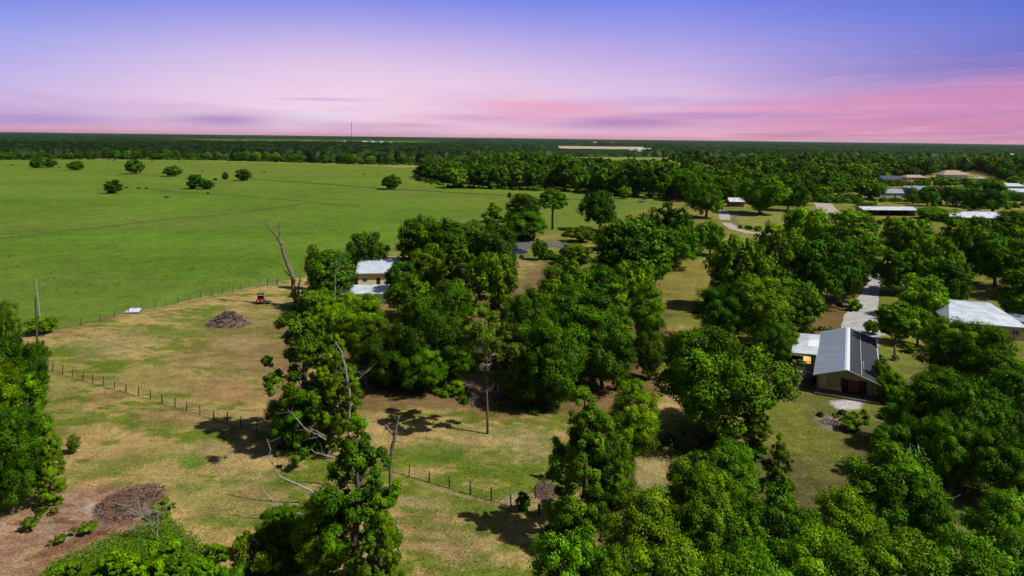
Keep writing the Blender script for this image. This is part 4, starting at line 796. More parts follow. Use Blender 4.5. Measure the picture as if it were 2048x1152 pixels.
def main_house():
    o = empty('farm_house', (50.5, 99.8, 0), R(-27), 'cream house with blue-grey metal roof, dark right slope and lit side window', 'house')
    L_, hw, ez, rz, ov = 24.5, 4.1, 2.65, 4.0, .45                      # local: y away from camera, x to the right
    w = MB(); t = .18
    w.box((-hw+t/2, L_/2, ez/2), (t, L_, ez)); w.box((hw-t/2, L_/2, ez/2), (t, L_, ez)); w.box((0, L_-t/2, ez/2), (2*hw-2*t, t, ez))
    w.prism([(-hw+t, ez), (hw-t, ez), (0, rz-.12)], L_-t, L_-.002, 'y')
    w.build('wall', M_TAN, o)
    f = MB(); wall_with_holes(f, -hw+t, hw-t, .25, ez, .9, .16, [(-3.4, -3.399, 0, 0), (-.7, 2.6, .25, 2.25)]); f.build('front_wall', M_TAN, o)
    g = MB(); g.prism([(-hw+.1, ez+.002), (hw-.1, ez+.002), (0, rz-.16)], 0.0, .12, 'y'); g.build('gable', M_OLIVE, o)
    p = MB(); p.box((-3.35, .80, 1.45), (1.1, .12, 2.1)); p.build('cream_panel', M_CREAM, o)
    p = MB(); p.box((-2.2, .80, .60), (3.1, .14, .62)); p.build('lower_panel', M_CREAM, o)
    p = MB(); p.box((3.1, .82, 1.4), (.95, .10, 2.2)); p.build('olive_panel', M_OLIVE, o)
    d = MB(); d.box((.95, 1.35, 1.2), (3.2, .1, 2.1)); d.build('recess', M_DARK, o)
    b = MB()
    for k in range(5): b.box((.95, 1.2, .52+k*.36), (1.35, .10, .30))
    for s in (-1, 1): b.box((.95+s*.72, 1.2, 1.25), (.07, .14, 1.9))
    b.build('slatted_door', M_BRICK, o)
    for s in (-1, 1):
        q = MB(); q.box((.95+s*1.3, .78, 1.28), (.86, .08, 2.0)); q.box((.95+s*1.3, .725, 1.9), (.8, .03, .08)); q.box((.95+s*1.3, .725, .7), (.8, .03, .08)); q.build('shutter_door', M_BLACK, o)
    q = MB(); q.box((0, -.35, .16), (2*hw+.5, 2.2, .14))
    for k in range(7): q.box((-hw+.2+k*1.35, -1.3, .05), (.14, .14, .1))
    q.box((0, -1.52, .14), (2*hw+.6, .06, .24)); q.build('porch_floor', M_WOOD, o)
    for x in (-hw+.1, hw-.1):
        q = MB(); q.box((x, -.1, 1.42), (.14, .14, 2.4)); q.build('porch_post', M_WOOD, o)
    q = MB(); q.box((-2.35, -1.3, .95), (3.3, .05, .06))
    for k in range(9): q.box((-3.95+k*.4, -1.3, .58), (.04, .04, .7))
    q.build('porch_rail', M_BLACK, o)
    sl = (rz-ez)/hw; ex = hw+ov; ze = ez-sl*ov+.14; yr0, yr1 = -.75, L_+.5
    r = MB(); slab((-ex, yr0, ze), (-.0, yr0, rz+.14), (-.0, yr1, rz+.14), (-ex, yr1, ze), .07, r)
    ro = r.build('roof', M_ROOFB, o)
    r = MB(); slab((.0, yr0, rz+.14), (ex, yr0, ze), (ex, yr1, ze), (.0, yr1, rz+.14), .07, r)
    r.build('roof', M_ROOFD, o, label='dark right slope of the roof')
    q = MB(); slab((-.32, yr0-.03, rz+.09), (0, yr0-.03, rz+.19), (0, yr1+.03, rz+.19), (-.32, yr1+.03, rz+.09), .03, q); slab((0, yr0-.03, rz+.19), (.42, yr0-.03, rz+.055), (.42, yr1+.03, rz+.055), (0, yr1+.03, rz+.19), .03, q); q.build('ridge_cap', M_RIDGE, ro)
    q = MB()
    slab((0, yr0-.06, rz+.2), (ex+.03, yr0-.06, ze+.05), (ex+.03, yr0+.04, ze+.05), (0, yr0+.04, rz+.2), .17, q)
    slab((0, yr1-.04, rz+.2), (ex+.03, yr1-.04, ze+.05), (ex+.03, yr1+.06, ze+.05), (0, yr1+.06, rz+.2), .17, q)
    slab((-ex-.03, yr0-.06, ze+.05), (0, yr0-.06, rz+.2), (0, yr0+.04, rz+.2), (-ex-.03, yr0+.04, ze+.05), .17, q); q.build('barge_board', M_TRIM, ro)
    q = MB(); q.box((ex+.02, L_/2, ze-.04), (.12, L_+1, .1)); q.build('gutter', M_WHITE, ro)
    q = MB(); q.tube([(2.2, 4, rz-.9), (2.2, 4, rz+.35)], .1, 8); q.build('roof_vent', M_RIDGE, ro)
    q = MB(); q.box((2.0, L_/2, (rz+ze)/2+.30), (.06, L_+.9, .05)); q.build('roof_seam', M_RIDGE, ro)
    # side windows of the long walls
    for k in range(4):
        fr = MB(); y = 4+k*5.2; fr.box((hw+.03, y, 1.6), (.06, 1.3, 1.1)); wo = fr.build('window', M_WHITE, o); gl = MB(); gl.box((hw+.065, y, 1.6), (.02, 1.1, .9)); gl.build('pane', M_GLASS, wo)
    # lean-to on the left
    a0, a1, y0, y1 = -8.0, -hw-.004, 10.4, 22.5
    e = MB(); wall_with_holes(e, a0, a1, 0, 2.4, y0, .16, [(-6.55, -5.4, .85, 2.05)]); e.box((a0+.08, (y0+y1)/2+.08, 1.15), (.16, y1-y0-.16, 2.3)); e.box(((a0+a1)/2+.08, y1-.08, 1.2), (a1-a0-.16, .16, 2.4)); e.build('lean_to_wall', M_CREAM, o)
    r = MB(); slab((a0-.5, y0-.6, 2.42), (a1+.15, y0-.6, 2.72), (a1+.15, y1+.3, 2.72), (a0-.5, y1+.3, 2.42), .08, r); lr = r.build('lean_to_roof', M_ROOFW, o)
    q = MB(); slab((-6.1, y0+4, 2.60), (-4.5, y0+4, 2.735), (-4.5, y0+8.5, 2.735), (-6.1, y0+8.5, 2.60), .03, q); q.build('skylight', material('skylight', (.85, .86, .86), .4), lr)
    fr = MB()
    for x in (-6.58, -5.37): fr.box((x, y0-.02, 1.45), (.07, .08, 1.34))
    for z in (.82, 2.08): fr.box((-5.975, y0-.02, z), (1.14, .08, .07))
    fr.box((-5.6, y0-.01, 1.45), (.05, .05, 1.18)); wo = fr.build('window', M_WHITE, o); gl = MB(); gl.box((-5.975, y0+.06, 1.45), (1.14, .02, 1.19)); gl.build('pane', M_LIT, wo, label='window pane glowing warm orange')
    return o
main_house()
def timber_deck():
    a = R(-27); c = (50.5 + math.cos(a)*-6.0 - math.sin(a)*3.6, 99.8 + math.sin(a)*-6.0 + math.cos(a)*3.6)
    o = empty('timber_deck', (c[0], c[1], 0), a, 'black timber deck with stairs and railings at the left wall of the metal-roofed house', 'deck')
    m = MB(); m.box((0, 1.5, 1.0), (2.9, 5.4, .12)); m.build('floor', M_BLACK, o)
    for x in (-1.35, 0, 1.35):
        for y in (-1.1, 1.5, 4.1): m = MB(); m.box((x, y, .99), (.13, .13, 1.98)); m.build('post', M_BLACK, o)
    for y in (-1.1, 4.1):
        m = MB(); m.box((0, y, 1.95), (2.8, .08, .08)); m.box((0, y, 1.3), (2.8, .05, .05))
        for k in range(11): m.box((-1.25+k*.25, y, 1.5), (.03, .03, .9))
        m.build('railing', M_WOOD if y < 0 else M_BLACK, o)
    m = MB(); m.box((-1.35, 1.5, 1.95), (.08, 5.2, .08))
    for k in range(20): m.box((-1.35, -1.0+k*.26, 1.5), (.03, .03, .9))
    m.build('railing', M_BLACK, o)
    m = MB()
    for k in range(6): m.box((0, -1.35-k*.28, .9-k*.16), (1.6, .28, .05))
    for s in (-1, 1): m.add([(s*.8, -1.2, .85), (s*.8, -1.2, 1.05), (s*.8, -3.0, .0), (s*.8, -3.0, .2), (s*.86, -1.2, .85), (s*.86, -1.2, 1.05), (s*.86, -3.0, .0), (s*.86, -3.0, .2)], [(0,1,3,2), (4,6,7,5), (1,5,7,3), (0,2,6,4), (0,4,5,1), (2,3,7,6)])
    m.build('stairs', M_WOOD, o)
timber_deck()
def dark_shed():
    X, Y, _ = at(1583, 736)
    o = empty('dark_shed', (X, Y, 0), R(-27), 'black-walled shed with flat pale-edged roof left of the house extension', 'shed')
    m = MB(); wall_with_holes(m, -1.6, 1.6, 0, 2.3, 0, .12, [(-.6, .6, 0, 1.95)]); m.box((-1.54, 2.56, 1.15), (.12, 4.88, 2.3)); m.box((1.54, 2.56, 1.15), (.12, 4.88, 2.3)); m.box((0, 4.94, 1.15), (2.96, .12, 2.3)); m.build('wall', M_BLACK, o)
    m = MB(); m.box((0, 2.4, 2.36), (3.6, 5.6, .1)); r = m.build('roof', M_DARK, o)
    m = MB(); m.box((0, -.43, 2.37), (3.7, .06, .18)); m.build('fascia', M_CREAM, r)
    m = MB(); m.box((0, .1, .97), (1.16, .06, 1.92)); d = m.build('door', M_DARK, o); q = MB(); q.box((.45, .05, 1), (.05, .05, .15)); q.build('handle', M_RIM, d)
dark_shed()
# ---------------------------------------------------------------- other buildings
def gable_house(name, u, v, rz, W, D, wh, rise, wallm, roofm, label, cat='house', hip=0.0, nwin=3, ov=.5, trim=M_TRIM, doorm=M_BLACK, open_front=False, shed_roof=False):
    X, Y, _ = at(u, v); o = empty(name, (X, Y, 0), R(rz), label, cat); hw = W/2                  # x along the ridge, y away
    m = MB(); t = .15; holes = []; xs = [(-hw + W*(k+.5)/(nwin+1)) for k in range(nwin+1)]
    if open_front:
        m.box((0, D-t/2, wh/2), (W, t, wh)); m.box((-hw+t/2, D/2-t/2, wh/2), (t, D-t, wh)); m.box((hw-t/2, D/2-t/2, wh/2), (t, D-t, wh))
    else:
        dk = nwin//2; holes = [(xs[k]-.6, xs[k]+.6, .9, 2.0) if k != dk else (xs[k]-.5, xs[k]+.5, 0, 2.05) for k in range(nwin+1)]
        wall_with_holes(m, -hw, hw, 0, wh, 0, t, holes); m.box((0, D-t/2, wh/2), (W, t, wh)); m.box((-hw+t/2, D/2, wh/2), (t, D-2*t, wh)); m.box((hw-t/2, D/2, wh/2), (t, D-2*t, wh))
    if hip == 0 and not shed_roof:
        for s in (-1, 1): m.prism([(t, wh), (D-t, wh), (D/2, wh+rise-.06)], s*hw - (t if s > 0 else 0), s*hw + (0 if s > 0 else t), 'x')
    m.build('wall', wallm, o)
    if open_front:
        n = 4
        for k in range(n+1): q = MB(); q.box((-hw+.1+(W-.2)*k/n, .1, wh/2), (.16, .16, wh)); q.build('post', M_WOOD, o)
        q = MB(); q.box((hw*.1, D*.55, wh*.5), (W*.75, .1, wh*.98)); q.build('inner_wall', M_DARK, o)
    else:
        for k in range(nwin+1):
            x = xs[k]
            if k == dk: q = MB(); q.box((x, .08, 1.02), (.96, .06, 2.0)); d = q.build('door', doorm, o); q = MB(); q.box((x+.35, .03, 1), (.05, .04, .14)); q.build('handle', M_RIM, d)
            else:
                q = MB()
                for s in (-1, 1): q.box((x+s*.57, .05, 1.45), (.06, .12, 1.08))
                for z in (.93, 1.97): q.box((x, .05, z), (1.2, .12, .06))
                q.box((x, .05, 1.45), (.04, .08, .98)); w_ = q.build('window', M_WHITE, o); q = MB(); q.box((x, .11, 1.45), (1.08, .02, .98)); q.build('pane', M_GLASS, w_)
    r = MB(); th = .09; e = wh - rise/(D/2)*ov + .1 if not shed_roof else wh+.05
    if shed_roof: slab((-hw-ov, -ov, wh+.12), (hw+ov, -ov, wh+.12), (hw+ov, D+ov, wh+.12+rise), (-hw-ov, D+ov, wh+.12+rise), th, r)
    else:
        zr = wh+rise+.1; hx = hip
        slab((-hw-ov, -ov, e), (hw+ov, -ov, e), (hw+ov-hx, D/2, zr), (-hw-ov+hx, D/2, zr), th, r); slab((hw+ov, D+ov, e), (-hw-ov, D+ov, e), (-hw-ov+hx, D/2, zr), (hw+ov-hx, D/2, zr), th, r)
        if hip:
            for s in (-1, 1):
                a, b, c = (s*(hw+ov), -ov, e), (s*(hw+ov), D+ov, e), (s*(hw+ov-hx), D/2, zr); vs = [a, b, c]+[(p[0], p[1], p[2]-th) for p in (a, b, c)]; r.add(vs, [(0,1,2), (5,4,3), (0,3,4,1)])
    ro = r.build('roof', roofm, o)
    if not shed_roof:
        q = MB(); q.box((0, D/2, zr+.02), (W+2*ov-2*hx, .35, .06)); q.build('ridge_cap', trim, ro)
    q = MB(); q.box((0, -ov-.04, e-.03 if not shed_roof else wh+.08), (W+2*ov, .08, .16)); q.build('gutter', trim, ro)
    return o
gable_house('barn', 770, 571, 8, 13.5, 13, 3.4, 2.4, M_CREAM, material('pale_barn_metal', (.52, .56, .62), .4, (.5, .8, (.40, .44, .50)), spec=.5, stripes=('X', 3, .25)), 'cream barn with broad pale blue-grey metal roof among trees left of centre', 'barn', nwin=3, ov=.6)
gable_house('low_shed', 736, 606, 8, 12, 6.5, 2.1, .45, M_WHITE, M_ROOFW, 'low shed with shining white roof just in front of the cream barn', 'shed', nwin=2, shed_roof=True)
gable_house('white_roofed_house', 1975, 676, -16, 12.5, 19, 2.7, 2.2, M_TAN, M_ROOFW, 'house with large pale metal roof half hidden by trees at the right edge', 'house', nwin=3, hip=3.0)
gable_house('brown_shed', 2040, 668, -20, 7, 5, 2.5, .5, M_BRICK, M_ROOFB, 'small brown-walled shed under trees at the right edge, beside the pale roof', 'shed', nwin=1, shed_roof=True)
gable_house('open_shed', 1780, 432, 2, 27, 8.5, 3.3, 1.1, M_TAN, M_ROOFW, 'long open-fronted shed with white roof and dark inside, behind right trees', 'shed', open_front=True, ov=1.0)
gable_house('long_white_house', 1960, 446, -2, 28, 12, 2.6, 2.2, M_GREYW, M_ROOFW, 'long low building with white roof just above the right tree band', 'house', nwin=4, hip=3)
gable_house('grey_house', 1790, 395, 3, 21, 11, 3.2, 2.4, M_GREYW, M_ROOFB, 'long blue-grey roofed building with pale walls behind the spreading tree', 'house', nwin=4)
gable_house('tall_grey_house', 1850, 397, 0, 15, 13, 6.0, 1.6, M_GREYW, M_ROOFB, 'taller grey building right of the long blue-grey one', 'house', nwin=2, shed_roof=True)
gable_house('dark_long_house', 1796, 363, 2, 30, 10, 2.7, 2.4, M_GREYW, material('slate_roof', (.05, .07, .12), .5), 'far house with long slate-blue roof left of the tan ones', 'house', nwin=5)
gable_house('flat_tan_house', 1834, 364, 0, 20, 12, 4.4, 2.2, M_TAN, M_TERRA, 'far small house with brownish pink roof beside the slate-blue one', 'house', nwin=3, hip=4)
gable_house('tan_roofed_house', 1912, 358, -4, 25, 15, 5.2, 3.8, M_WHITE, M_TERRA, 'large far villa with broad tan hipped roof and dark windows', 'house', nwin=4, hip=8, ov=1.6)
gable_house('tan_garage', 1962, 362, -6, 13, 9, 2.6, 1.6, M_TAN, M_TERRA, 'low tan-roofed garage at the right of the large villa', 'garage', nwin=2, hip=4)
gable_house('white_far_shed', 2018, 380, -4, 24, 14, 3.2, 2.0, M_GREYW, M_ROOFW, 'white-roofed shed with grey wall near the right edge by the far trees', 'shed', nwin=3)
gable_house('white_edge_house', 2040, 392, -8, 22, 14, 3.0, 2.0, M_GREYW, M_ROOFW, 'white roofed house at the very right edge below the white-roofed shed', 'house', nwin=3)
gable_house('pale_house_in_trees', 1925, 402, 0, 14, 10, 3, 2, M_GREYW, M_ROOFW, 'small pale roof peeping between the trees right of the grey buildings', 'house', nwin=2)
gable_house('red_hut', 1683, 371, 5, 10, 7, 4, 2.5, M_BRICK, M_TERRA, 'small brick-red hut behind the small dark round tree', 'hut', nwin=1)
gable_house('far_white_house', 1672, 332, 0, 46, 20, 7, 3.5, M_WHITE, M_ROOFW, 'far white long roof alone in the dark woods at right', 'house', nwin=3)
gable_house('brick_house', 1474, 414, -4, 8, 7, 3.2, 1.8, M_BRICK, M_ROOFW, 'brick house half hidden under trees behind the oval lawn', 'house', nwin=1)
gable_house('grove_shed', 955, 742, 12, 6.5, 5, 2.6, .5, M_OLIVE, M_ROOFD, 'dark olive shed buried in the shade between left and centre groves', 'shed', nwin=1, shed_roof=True, doorm=M_CREAM)
# ---------------------------------------------------------------- far white specks: single houses in the woods
def far_houses():
    rng = random.Random(8); src = None
    spots = [(655+k*22+rng.uniform(-10, 10), 289.5+rng.uniform(-2.5, 3)) for k in range(7)] + [(960, 296), (975, 299), (985, 296), (1010, 302), (1262, 304), (1278, 306), (1300, 304), (1322, 306), (1345, 303), (1225, 291), (1190, 290), (1975, 318), (2024, 317), (1545, 345)]
    where = ['left of the sand clearing, leftmost of four', 'left of the sand clearing, second of four', 'left of the sand clearing, third of four', 'left of the sand clearing, fourth of four', 'below right end of the sand clearing, first of five', 'below right end of the sand clearing, second of five', 'below right end of the sand clearing, third of five', 'below right end of the sand clearing, fourth of five', 'below right end of the sand clearing, fifth of five', 'behind the sand clearing, right one', 'behind the sand clearing, left one', 'in dark woods at far right, left one', 'in dark woods at far right, right one', 'in the woods above the oval lawn']
    lab = 'small white far-off house speckling the dark woods near the horizon'
    for u, v in spots:
        X, Y, _ = at(u, v)
        if src is None:
            src = empty('far_house', (X, Y, 0), 0, lab, 'house', 'white far-off houses in the woods')
            m = MB(); m.box((0, 0, 5), (16, 9, 10)); m.build('wall', M_WHITE, src); m = MB(); m.prism([(-5.2, 10.01), (5.2, 10.01), (0, 13.5)], -8.6, 8.6, 'x'); m.build('roof', M_ROOFW, src); o = src
        else: o = copy_tree(src)
        i = spots.index((u, v)); o['label'] = ('small white far-off house right of the radio mast, number %s from left' % 'one two three four five six seven'.split()[i]) if i < 7 else 'tiny white far house '+where[i-7]
        o.location = (X, Y, 5 if Y > 1500 else 2); k = max(.6, min(1.2, Y/3600)); o.scale = (k*rng.uniform(.7, 1.6), k, k*rng.uniform(.8, 1.1)); o.rotation_euler = (0, 0, rng.uniform(-.3, .3))
far_houses()
def mast():
    Y = 3200.; X = (699-U0+4)*Y/F; o = empty('radio_mast', (X, Y, 0), 0, 'thin radio mast standing up above the horizon', 'mast'); h = 106
    m = MB()
    for sx, sy in ((-1, -1), (1, -1), (0, 1)): m.tube([(sx*1.1, sy*1.1, 0), (sx*.7, sy*.7, h)], .38, 4)
    for k in range(24):
        z = k*h/24; s = 1.1-.4*k/24
        for a, b in (((-s, -s), (s, -s)), ((s, -s), (0, s)), ((0, s), (-s, -s))): m.tube([(a[0], a[1], z), (b[0], b[1], z+h/24)], .18, 3)
    m.build('lattice', M_DARK, o); m = MB(); m.box((0, 0, h*.62), (3.4, 3.4, 9)); m.build('antenna', M_WHITE, o); m = MB(); m.tube([(0, 0, h), (0, 0, h+6)], .3, 5); m.build('tip', M_WHITE, o)
mast()
# ---------------------------------------------------------------- fences
def fence(name, posts, hgt, label, rails, wire=M_WIRE, mesh=False, thick=.07, top_rail=False):
    P = [at(u, v) for u, v in posts]; o = empty(name, (P[0][0], P[0][1], 0), 0, label, 'fence'); ox, oy = P[0][:2]; rng = random.Random(len(posts)); me = None
    Q = [(p[0]-ox, p[1]-oy) for p in P]
    for i, (x, y) in enumerate(Q):
        h = hgt*rng.uniform(.92, 1.1); t = rng.uniform(.85, 1.25)*thick; m = MB(); lx, ly = rng.uniform(-.06, .06), rng.uniform(-.05, .05)
        m.tube([(x, y, -.3), (x+lx*.5, y+ly*.5, h*.5), (x+lx, y+ly, h)], [t, t, t*.9], 7); m.build('post', M_POST, o)
    w = MB()
    for z in rails: w.tube([(x, y, z*hgt) for x, y in Q], .012, 4)
    if mesh:
        for (x0, y0), (x1, y1) in zip(Q[:-1], Q[1:]):
            L_ = math.hypot(x1-x0, y1-y0); n = int(L_/.35)
            for k in range(1, n): a = k/n; w.tube([(x0+(x1-x0)*a, y0+(y1-y0)*a, .05), (x0+(x1-x0)*a, y0+(y1-y0)*a, hgt*.9)], .006, 3, cap=False)
    w.build('wire', wire, o)
    if top_rail: m = MB(); m.tube([(x, y, hgt*.95) for x, y in Q], .035, 6); m.build('rail', M_POST, o)
    return o
fence('wire_fence', [(87, 738), (106, 742), (125, 748), (145, 754), (166, 761), (186, 766), (207, 772), (229, 778), (252, 785), (277, 791), (301, 798), (324, 806), (350, 814), (373, 821), (400, 828), (427, 838), (454, 844), (482, 853), (513, 862), (544, 871), (577, 881),
                     (612, 891), (650, 903), (690, 916), (730, 928), (774, 941), (818, 953), (858, 965), (899, 976), (941, 989), (983, 1000), (1022, 1012)], 1.3, 'wire fence on rough posts running slantwise across the dry paddock', (.3, .6, .9), mesh=True)
fence('corner_fence', [(1071, 996), (1089, 981), (1112, 948)], 1.45, 'short fence corner with wooden rail left of the pointed gum tree', (.4, .7), top_rail=True)
fence('pasture_fence', [(112, 659), (162, 650), (200, 642), (229, 634), (257, 627), (282, 621), (309, 617), (332, 612), (356, 606), (380, 600), (401, 595), (424, 591), (445, 587), (465, 582), (482, 578), (499, 574), (520, 569)], 1.3, 'low wire fence dividing green pasture from the dry paddock', (.35, .65, .92))
X, Y, _ = at(1078, 1030); o = empty('lone_post', (X, Y, 0), 0, 'single thick grey post standing right of the vine-covered bush', 'post'); m = MB(); m.tube([(0, 0, -.3), (0, 0, 1.1)], [.13, .12], 8); m.build('stake', M_WOOD, o); m = MB(); m.tube([(0, 0, 1.1), (0, 0, 1.16)], [.12, .04], 8); m.build('cap', M_WOOD, o)
def gate():
    X, Y, _ = at(545, 570); o = empty('metal_gate', (X, Y, 0), R(-8), 'bluish metal mesh gate at the end of the pasture fence', 'gate'); m = MB()
    for z in (.15, .55, .95, 1.35): m.tube([(-1.2, 0, z), (1.2, 0, z)], .03, 6)
    for x in (-1.2, -.4, .4, 1.2): m.tube([(x, 0, .1), (x, 0, 1.4)], .03, 6)
    m.build('gate_frame', material('galvanised', (.30, .36, .40), .5, metallic=.4), o); m = MB()
    for k in range(22): m.tube([(-1.15+k*.11, .02, .15), (-1.15+k*.11, .02, 1.35)], .014, 3)
    m.build('mesh', M_GREYW, o)
    for x in (-1.35, 1.35): m = MB(); m.tube([(x, 0, -.3), (x, 0, 1.6)], .09, 7); m.build('post', M_POST, o)
    m = MB(); m.tube([(-1.4, 0, .5), (-4.8, -.8, .12)], .06, 6); m.build('pipe', M_TRIM, o)
gate()
# ---------------------------------------------------------------- poles and wires
def pole(u, v, top, label, mat, arm=True, trans=False, lean=0.0, r=.16, insul=True):
    X, Y, _ = at(u, v); h = H - (-(u-U0)*SA+(top-V0)*CA)*Y/F; o = empty('utility_pole', (X, Y, 0), 0, label, 'pole'); m = MB(); m.tube([(0, 0, -.4), (lean*h*.5, 0, h*.5), (lean*h, 0, h)], [r, r*.85, r*.65], 9); m.build('shaft', mat, o)
    if arm: m = MB(); m.box((lean*h*.93, 0, h*.93), (1.9, .1, .12)); a = m.build('cross_arm', M_WOOD, o)
    if insul:
        for x in ((-.8, 0, .8) if arm else (0,)): m = MB(); m.tube([(x+lean*h*.97, 0, h*.94+.05), (x+lean*h*.97, 0, h*.94+.28)], [.07, .05], 7); m.build('insulator', M_WHITE, o)
    if trans: m = MB(); m.tube([(lean*h-.32, -.15, h*.70), (lean*h-.32, -.15, h*.86)], .24, 10); m.build('transformer', M_GREYW, o)
    return o, Vector((X+lean*h, Y, h))
_, A_ = pole(76, 720, 594, 'dark broken pole with red-brown foot standing at the left end of the wire fence', M_POST, arm=False, lean=-.055, r=.2, insul=False)
_, B_ = pole(84, 668, 556, 'taller slim pole with white top leaning left behind the broken one', BARK_PALE, arm=False, lean=-.13, r=.15)
_, C_ = pole(1808, 636, 560, 'utility pole with grey transformer rising between the trees right of the driveway', M_POST, trans=True)
_, D_ = pole(1224, 462, 386, 'white-topped pole beside the white-snag tree', BARK_PALE, arm=False, r=.3, insul=False)
_, E_ = pole(1954, 368, 349, 'pale post standing alone among the far trees at right', M_WHITE, arm=False, r=.5, insul=False); _, G_ = pole(802, 500, 440, 'dark thin pole at the left side of the tall tree clump', M_POST, arm=False, r=.16, insul=False)
def wire(a, b, sag, label, r=.035):
    m = MB(); a, b = Vector(a), Vector(b); m.tube([tuple(a.lerp(b, k/14)-Vector((0, 0, sag*4*(k/14)*(1-k/14)))) for k in range(15)], r, 5); o = m.build('power_line', M_TRIM); tag(o, label, 'cable'); return o
wire(at(1826, 770, 4.0), at(1838, 905, 5.5), .3, 'pale cable hanging in the dark gap right of the house, right one of two')
wire(at(1815, 800, 3.8), at(1821, 905, 5.2), .3, 'thin pale cable in the dark gap right of the house, left one of two')
wire(at(1868, 980, 3.0), at(1920, 990, 3.2), .5, 'short pale cable dipping between trees above the lower right lawn')
# ---------------------------------------------------------------- dead trees and loose branches
def polyline_px(pts, Yb=None):
    """photo pixels of a branch standing over the ground distance of its foot -> world points relative to foot"""
    return pts
def dead(name, foot, branches, label, mat, n=7, seed=1, twigs=10, cat='dead tree'):
    X, Y, _ = at(*foot); o = empty(name, (X, Y, 0), 0, label, cat); rng = np.random.default_rng(seed)
    def P(u, v, dy=0.0):
        y = Y+dy; a = (u-U0)*CA+(v-V0)*SA; b = -(u-U0)*SA+(v-V0)*CA; return np.array((a*y/F-X, dy, H-b*y/F))
    for bi, (nm, pts, r0, r1) in enumerate(branches):
        m = MB(); W = [P(*p) for p in pts]; k = len(W); fine = []
        for i in range(k-1):
            for j in range(3): q = W[i]*(1-j/3)+W[i+1]*j/3; fine.append(q+rng.normal(size=3)*.04*(j > 0))
        fine.append(W[-1]); m.tube([tuple(q) for q in fine], [r0+(r1-r0)*i/(len(fine)-1) for i in range(len(fine))], n)
        for q in range(twigs):
            i = rng.integers(len(fine)//3, len(fine)); a = fine[i]; d = rng.normal(size=3); d[2] = abs(d[2])*.6; L_ = .35+.9*rng.random(); d = d/np.linalg.norm(d); rr = (r0+(r1-r0)*i/len(fine))
            b = a+d*L_; c = b+d*L_*.6+rng.normal(size=3)*.15; m.tube([tuple(a), tuple(b), tuple(c)], [max(.012, rr*.3), max(.010, rr*.18), .006], 4, cap=False)
        m.build(nm, mat, o, smooth=True)
    return o
BARK_GREY = material('grey_dead_bark', (.22, .17, .145), .9, (3, .9, (.09, .065, .05)), bump=.6)
dead('dead_snag', (600, 612), [('trunk', [(600, 612), (588, 590), (586, 556), (578, 536), (567, 506), (564, 492)], .62, .30), ('branch', [(564, 492), (552, 470), (541, 458), (531, 446), (530, 438)], .28, .09), ('branch', [(564, 492), (558, 475), (561, 460), (558, 452), (562, 434)], .24, .06),
      ('branch', [(580, 552), (572, 545), (566, 540)], .14, .05), ('branch', [(596, 600), (597, 570), (604, 546)], .30, .10), ('branch', [(558, 455), (550, 447), (541, 441)], .1, .03)], 'tall forked dead tree leaning left over the pasture edge', BARK_GREY, twigs=5, seed=3)
dead('bare_tree', (700, 905), [('trunk', [(700, 905), (698, 870), (700, 800), (697, 770), (692, 740), (684, 705), (671, 684)], .24, .05), ('branch', [(698, 772), (688, 762), (674, 757)], .08, .03), ('branch', [(699, 775), (712, 762), (728, 748), (742, 736)], .10, .02),
      ('branch', [(697, 826), (680, 815), (660, 807), (634, 798)], .08, .03), ('branch', [(690, 820), (665, 805), (632, 801)], .06, .02), ('branch', [(661, 796), (650, 776), (632, 768), (612, 755)], .06, .02), ('branch', [(700, 812), (680, 806), (646, 815)], .05, .02)], 'bare pale tree standing inside the gum column', BARK_PALE, twigs=9, seed=5)
dead('forked_stump', (782, 985), [('trunk', [(782, 985), (780, 925), (784, 895), (790, 872), (788, 866)], .19, .16), ('branch', [(788, 868), (793, 855), (795, 842), (799, 832)], .18, .07), ('branch', [(786, 868), (776, 858), (770, 848)], .15, .08), ('branch', [(780, 912), (764, 909), (750, 908)], .05, .03)], 'dark forked limb with pale tips right of the gum column', BARK_GREY, twigs=3, seed=7)
dead('bare_branch', (640, 1010), [('stem', [(640, 1010), (625, 985), (605, 974), (570, 958), (555, 948)], .13, .07), ('stem', [(555, 948), (550, 935), (537, 915), (541, 898), (534, 878)], .07, .03), ('branch', [(540, 912), (548, 926), (536, 915)], .03, .01), ('branch', [(628, 1020), (625, 1000), (610, 975)], .08, .05), ('branch', [(632, 1018), (640, 1004), (656, 991)], .05, .02)], 'long thin leafless branch zigzagging left from the nearest gum', BARK_PALE, twigs=2, seed=9, cat='branch')
dead('fallen_branch', (600, 1045), [('stem', [(650, 1034), (625, 1030), (592, 1026), (570, 1024), (560, 1015), (545, 1000), (525, 980), (520, 945)], .12, .04), ('branch', [(572, 1022), (556, 1005), (545, 995)], .06, .02), ('branch', [(590, 1026), (600, 1012), (575, 1003)], .06, .03), ('branch', [(650, 1034), (640, 1042), (655, 1030)], .08, .03)], 'pale curved branch sweeping down left of the nearest gum', BARK_PALE, twigs=2, seed=10, cat='branch')
dead('leaning_branch', (610, 925), [('stem', [(652, 880), (635, 868), (615, 862), (600, 845), (588, 830), (575, 820)], .09, .03), ('branch', [(652, 872), (634, 873), (618, 878)], .05, .02), ('branch', [(645, 870), (632, 862), (620, 855)], .05, .02)], 'whitish branch poking from the low dark tree by the fence', BARK_PALE, twigs=8, seed=12, cat='branch')
dead('broken_branch', (700, 975), [('stem', [(680, 920), (660, 914), (645, 909), (630, 905), (622, 898)], .09, .03), ('branch', [(672, 915), (660, 918), (650, 912)], .04, .02)], 'pale twiggy branch crossing the middle of the gum column', BARK_PALE, twigs=9, seed=14, cat='branch')
